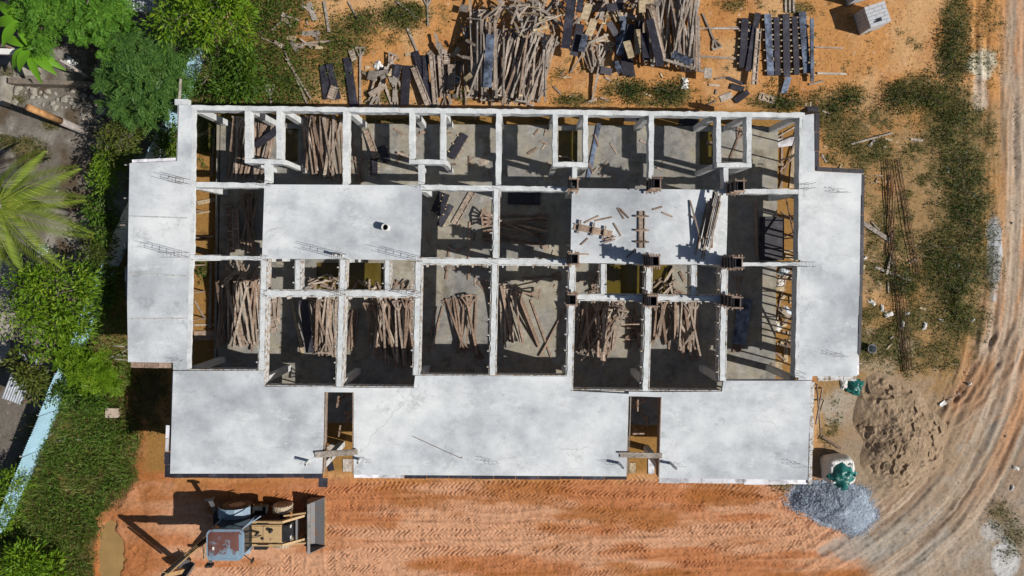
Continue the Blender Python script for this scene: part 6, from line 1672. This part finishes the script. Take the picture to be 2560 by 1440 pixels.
    m = MB(); m.box((1.15, .86, .72), (.62, .42, .03))
    for q in ((1.15, .66, .84, .62, .03), (1.15, 1.06, .84, .62, .03)): m.box((q[0], q[1], q[2]), (q[3], q[4], .26))
    for x in (.85, 1.45): m.box((x, .86, .84), (.03, .40, .26))
    b('step_box', m, dark); m = MB(); m.box((1.15, -.8, .72), (.6, .4, .3)); b('fuel_tank', m, dark)
    # loader
    for s in (-1, 1):
        m = MB(); m.bar((1.0, s * .52, 1.42), (2.35, s * .52, 1.46), .10, .16); b('loader_arm', m, yel)
        m = MB(); m.bar((2.33, s * .52, 1.46), (3.32, s * .55, .55), .10, .16); la_ = b('loader_arm', m, yel)
        b('cylinder', MB().tube([(1.6, s * .40, 1.0), (2.5, s * .42, .95)], .05, 8), steel, la_); b('cylinder', MB().tube([(2.3, s * .66, 1.1), (3.3, s * .7, .8)], .045, 8), yel, la_)
    b('cross_tube', MB().tube([(2.85, -.55, .95), (2.85, .55, .95)], .07, 10), steel)
    W2 = 1.14
    prof = [(3.95, .04), (3.45, .03), (3.27, .12), (3.20, .35), (3.23, .62), (3.36, .86), (3.44, .90)]
    vs, fs = [], []
    for th in (0, .035):
        for (x, z) in prof:
            for s in (-1, 1): vs.append((x - (th if z > .1 else 0), s * W2, z - (th if z <= .12 else 0)))
    n = len(prof)
    for off in (0, n * 2):
        for i in range(n - 1): fs.append((off + 2 * i, off + 2 * i + 1, off + 2 * i + 3, off + 2 * i + 2))
    m = MB().add(vs, fs); bk = b('loader_bucket', m, steel)
    for s in (-1, 1):
        vs = [(x, s * W2, z) for x, z in prof] + [(3.95, s * W2, .1), (3.6, s * W2, .7)]
        order = [0, 1, 2, 3, 4, 5, 6, 8, 7]; vs = [vs[i] for i in order]
        vv = vs + [(x, y + s * .03, z) for x, y, z in vs]; k = len(vs)
        b('side_plate', MB().add(vv, [tuple(range(k)), tuple(range(k, 2 * k))[::-1]] + [(i, (i + 1) % k, k + (i + 1) % k, k + i) for i in range(k)]), steel, bk)
    b('top_lip', MB().box((3.42, 0, .93), (.12, W2 * 2 + .04, .05)), mat_simple('pale_worn_steel', (.27, .26, .25), .6, .4, 6, .4, .1), bk)
    b('cutting_edge', MB().box((3.96, 0, .035), (.1, W2 * 2 + .05, .03)), M['trunklit_rust'], bk)
    for y in (-.85, -.4, .4, .85): b('bracket', MB().box((3.22, y, .5), (.12, .06, .5)), dark, bk)
    # stabilisers
    for s in (-1, 1):
        m = MB(); m.bar((-.85, s * .5, .75), (-1.02, s * 1.45, 1.25), .14, .12); st = b('stabiliser', m, steel)
        b('foot_pad', MB().box((-1.03, s * 1.52, 1.28), (.32, .12, .3)), dark, st)
    b('rear_frame', MB().box((-.85, 0, .75), (.22, 1.5, .6)), dark)
    # hoe: kingpost, boom, dipper, bucket (world pixels -> local)
    L = lambda x, y, z: P(x, y) + Vector((0, 0, z)) - O
    k0, k1, pk, tip = L(553, 1316, .85), L(528, 1332, 2.35), L(508, 1349, 3.65), L(481, 1402, 1.05)
    b('kingpost', MB().box(tuple(L(556, 1314, .7)), (.35, .35, .5)), dark)
    m = MB(); hd_ = Vector((pk.x - k0.x, pk.y - k0.y, 0)).normalized()
    sd_ = Vector((-hd_.y, hd_.x, 0))
    for s in (-1, 1):
        for p0, p1, t0 in ((k0, k1, .26), (k1, pk, .22)): m.bar(p0 + sd_ * s * .08, p1 + sd_ * s * .08, .05, t0, sd_.cross(p1 - p0).normalized())
    for p0, p1, t0 in ((k0, k1, .12), (k1, pk, .10)): m.bar(p0, p1, .13, t0, sd_.cross(p1 - p0).normalized())
    bo = b('boom', m, yel)
    b('boom_cylinder', MB().tube([k0 + hd_ * .25 + Vector((0, 0, .3)), k1 + hd_ * .3 - Vector((0, 0, .1))], .055, 9), dark, bo)
    b('hose', MB().tube([k0 + Vector((0, .12, .4)), k1 + Vector((.1, .12, .2)), pk + Vector((.1, .1, .1))], .03, 6), dark, bo)
    h2 = Vector((tip.x - pk.x, tip.y - pk.y, 0)).normalized(); s2 = Vector((-h2.y, h2.x, 0))
    m = MB(); m.bar(pk + (pk - tip) * .09, tip, .16, .22, s2.cross(tip - pk).normalized()); di = b('dipper', m, yel)
    b('dipper_cylinder', MB().tube([k1 + Vector((0, 0, .35)), pk + (pk - tip) * .09 + Vector((0, 0, .12))], .05, 9), dark, di)
    b('crowd_cylinder', MB().tube([pk.lerp(tip, .1) - h2 * -.2, pk.lerp(tip, .85) + h2 * .2], .05, 9), dark, di)
    # digging bucket
    c = L(476, 1410, .62); m = MB(); pr = [(-.15, .42), (-.3, .15), (-.25, -.15), (.0, -.32), (.3, -.3), (.42, -.12)]
    hw = .28; vs, fs = [], []
    for (u, z) in pr:
        for s in (-1, 1): vs.append(c + h2 * -u + s2 * s * hw + Vector((0, 0, z)))
    for i in range(len(pr) - 1): fs.append((2 * i, 2 * i + 1, 2 * i + 3, 2 * i + 2))
    m.add(vs, fs)
    for s in (-1, 1): m.add([c + h2 * -u + s2 * s * hw + Vector((0, 0, z)) for u, z in pr], [tuple(range(len(pr)))])
    bu = b('digging_bucket', m, steel)
    for y in (-.2, 0, .2): b('tooth', MB().bar(c + h2 * -.40 + s2 * y + Vector((0, 0, -.14)), c + h2 * -.52 + s2 * y + Vector((0, 0, .02)), .06, .03), steel, bu)
backhoe()
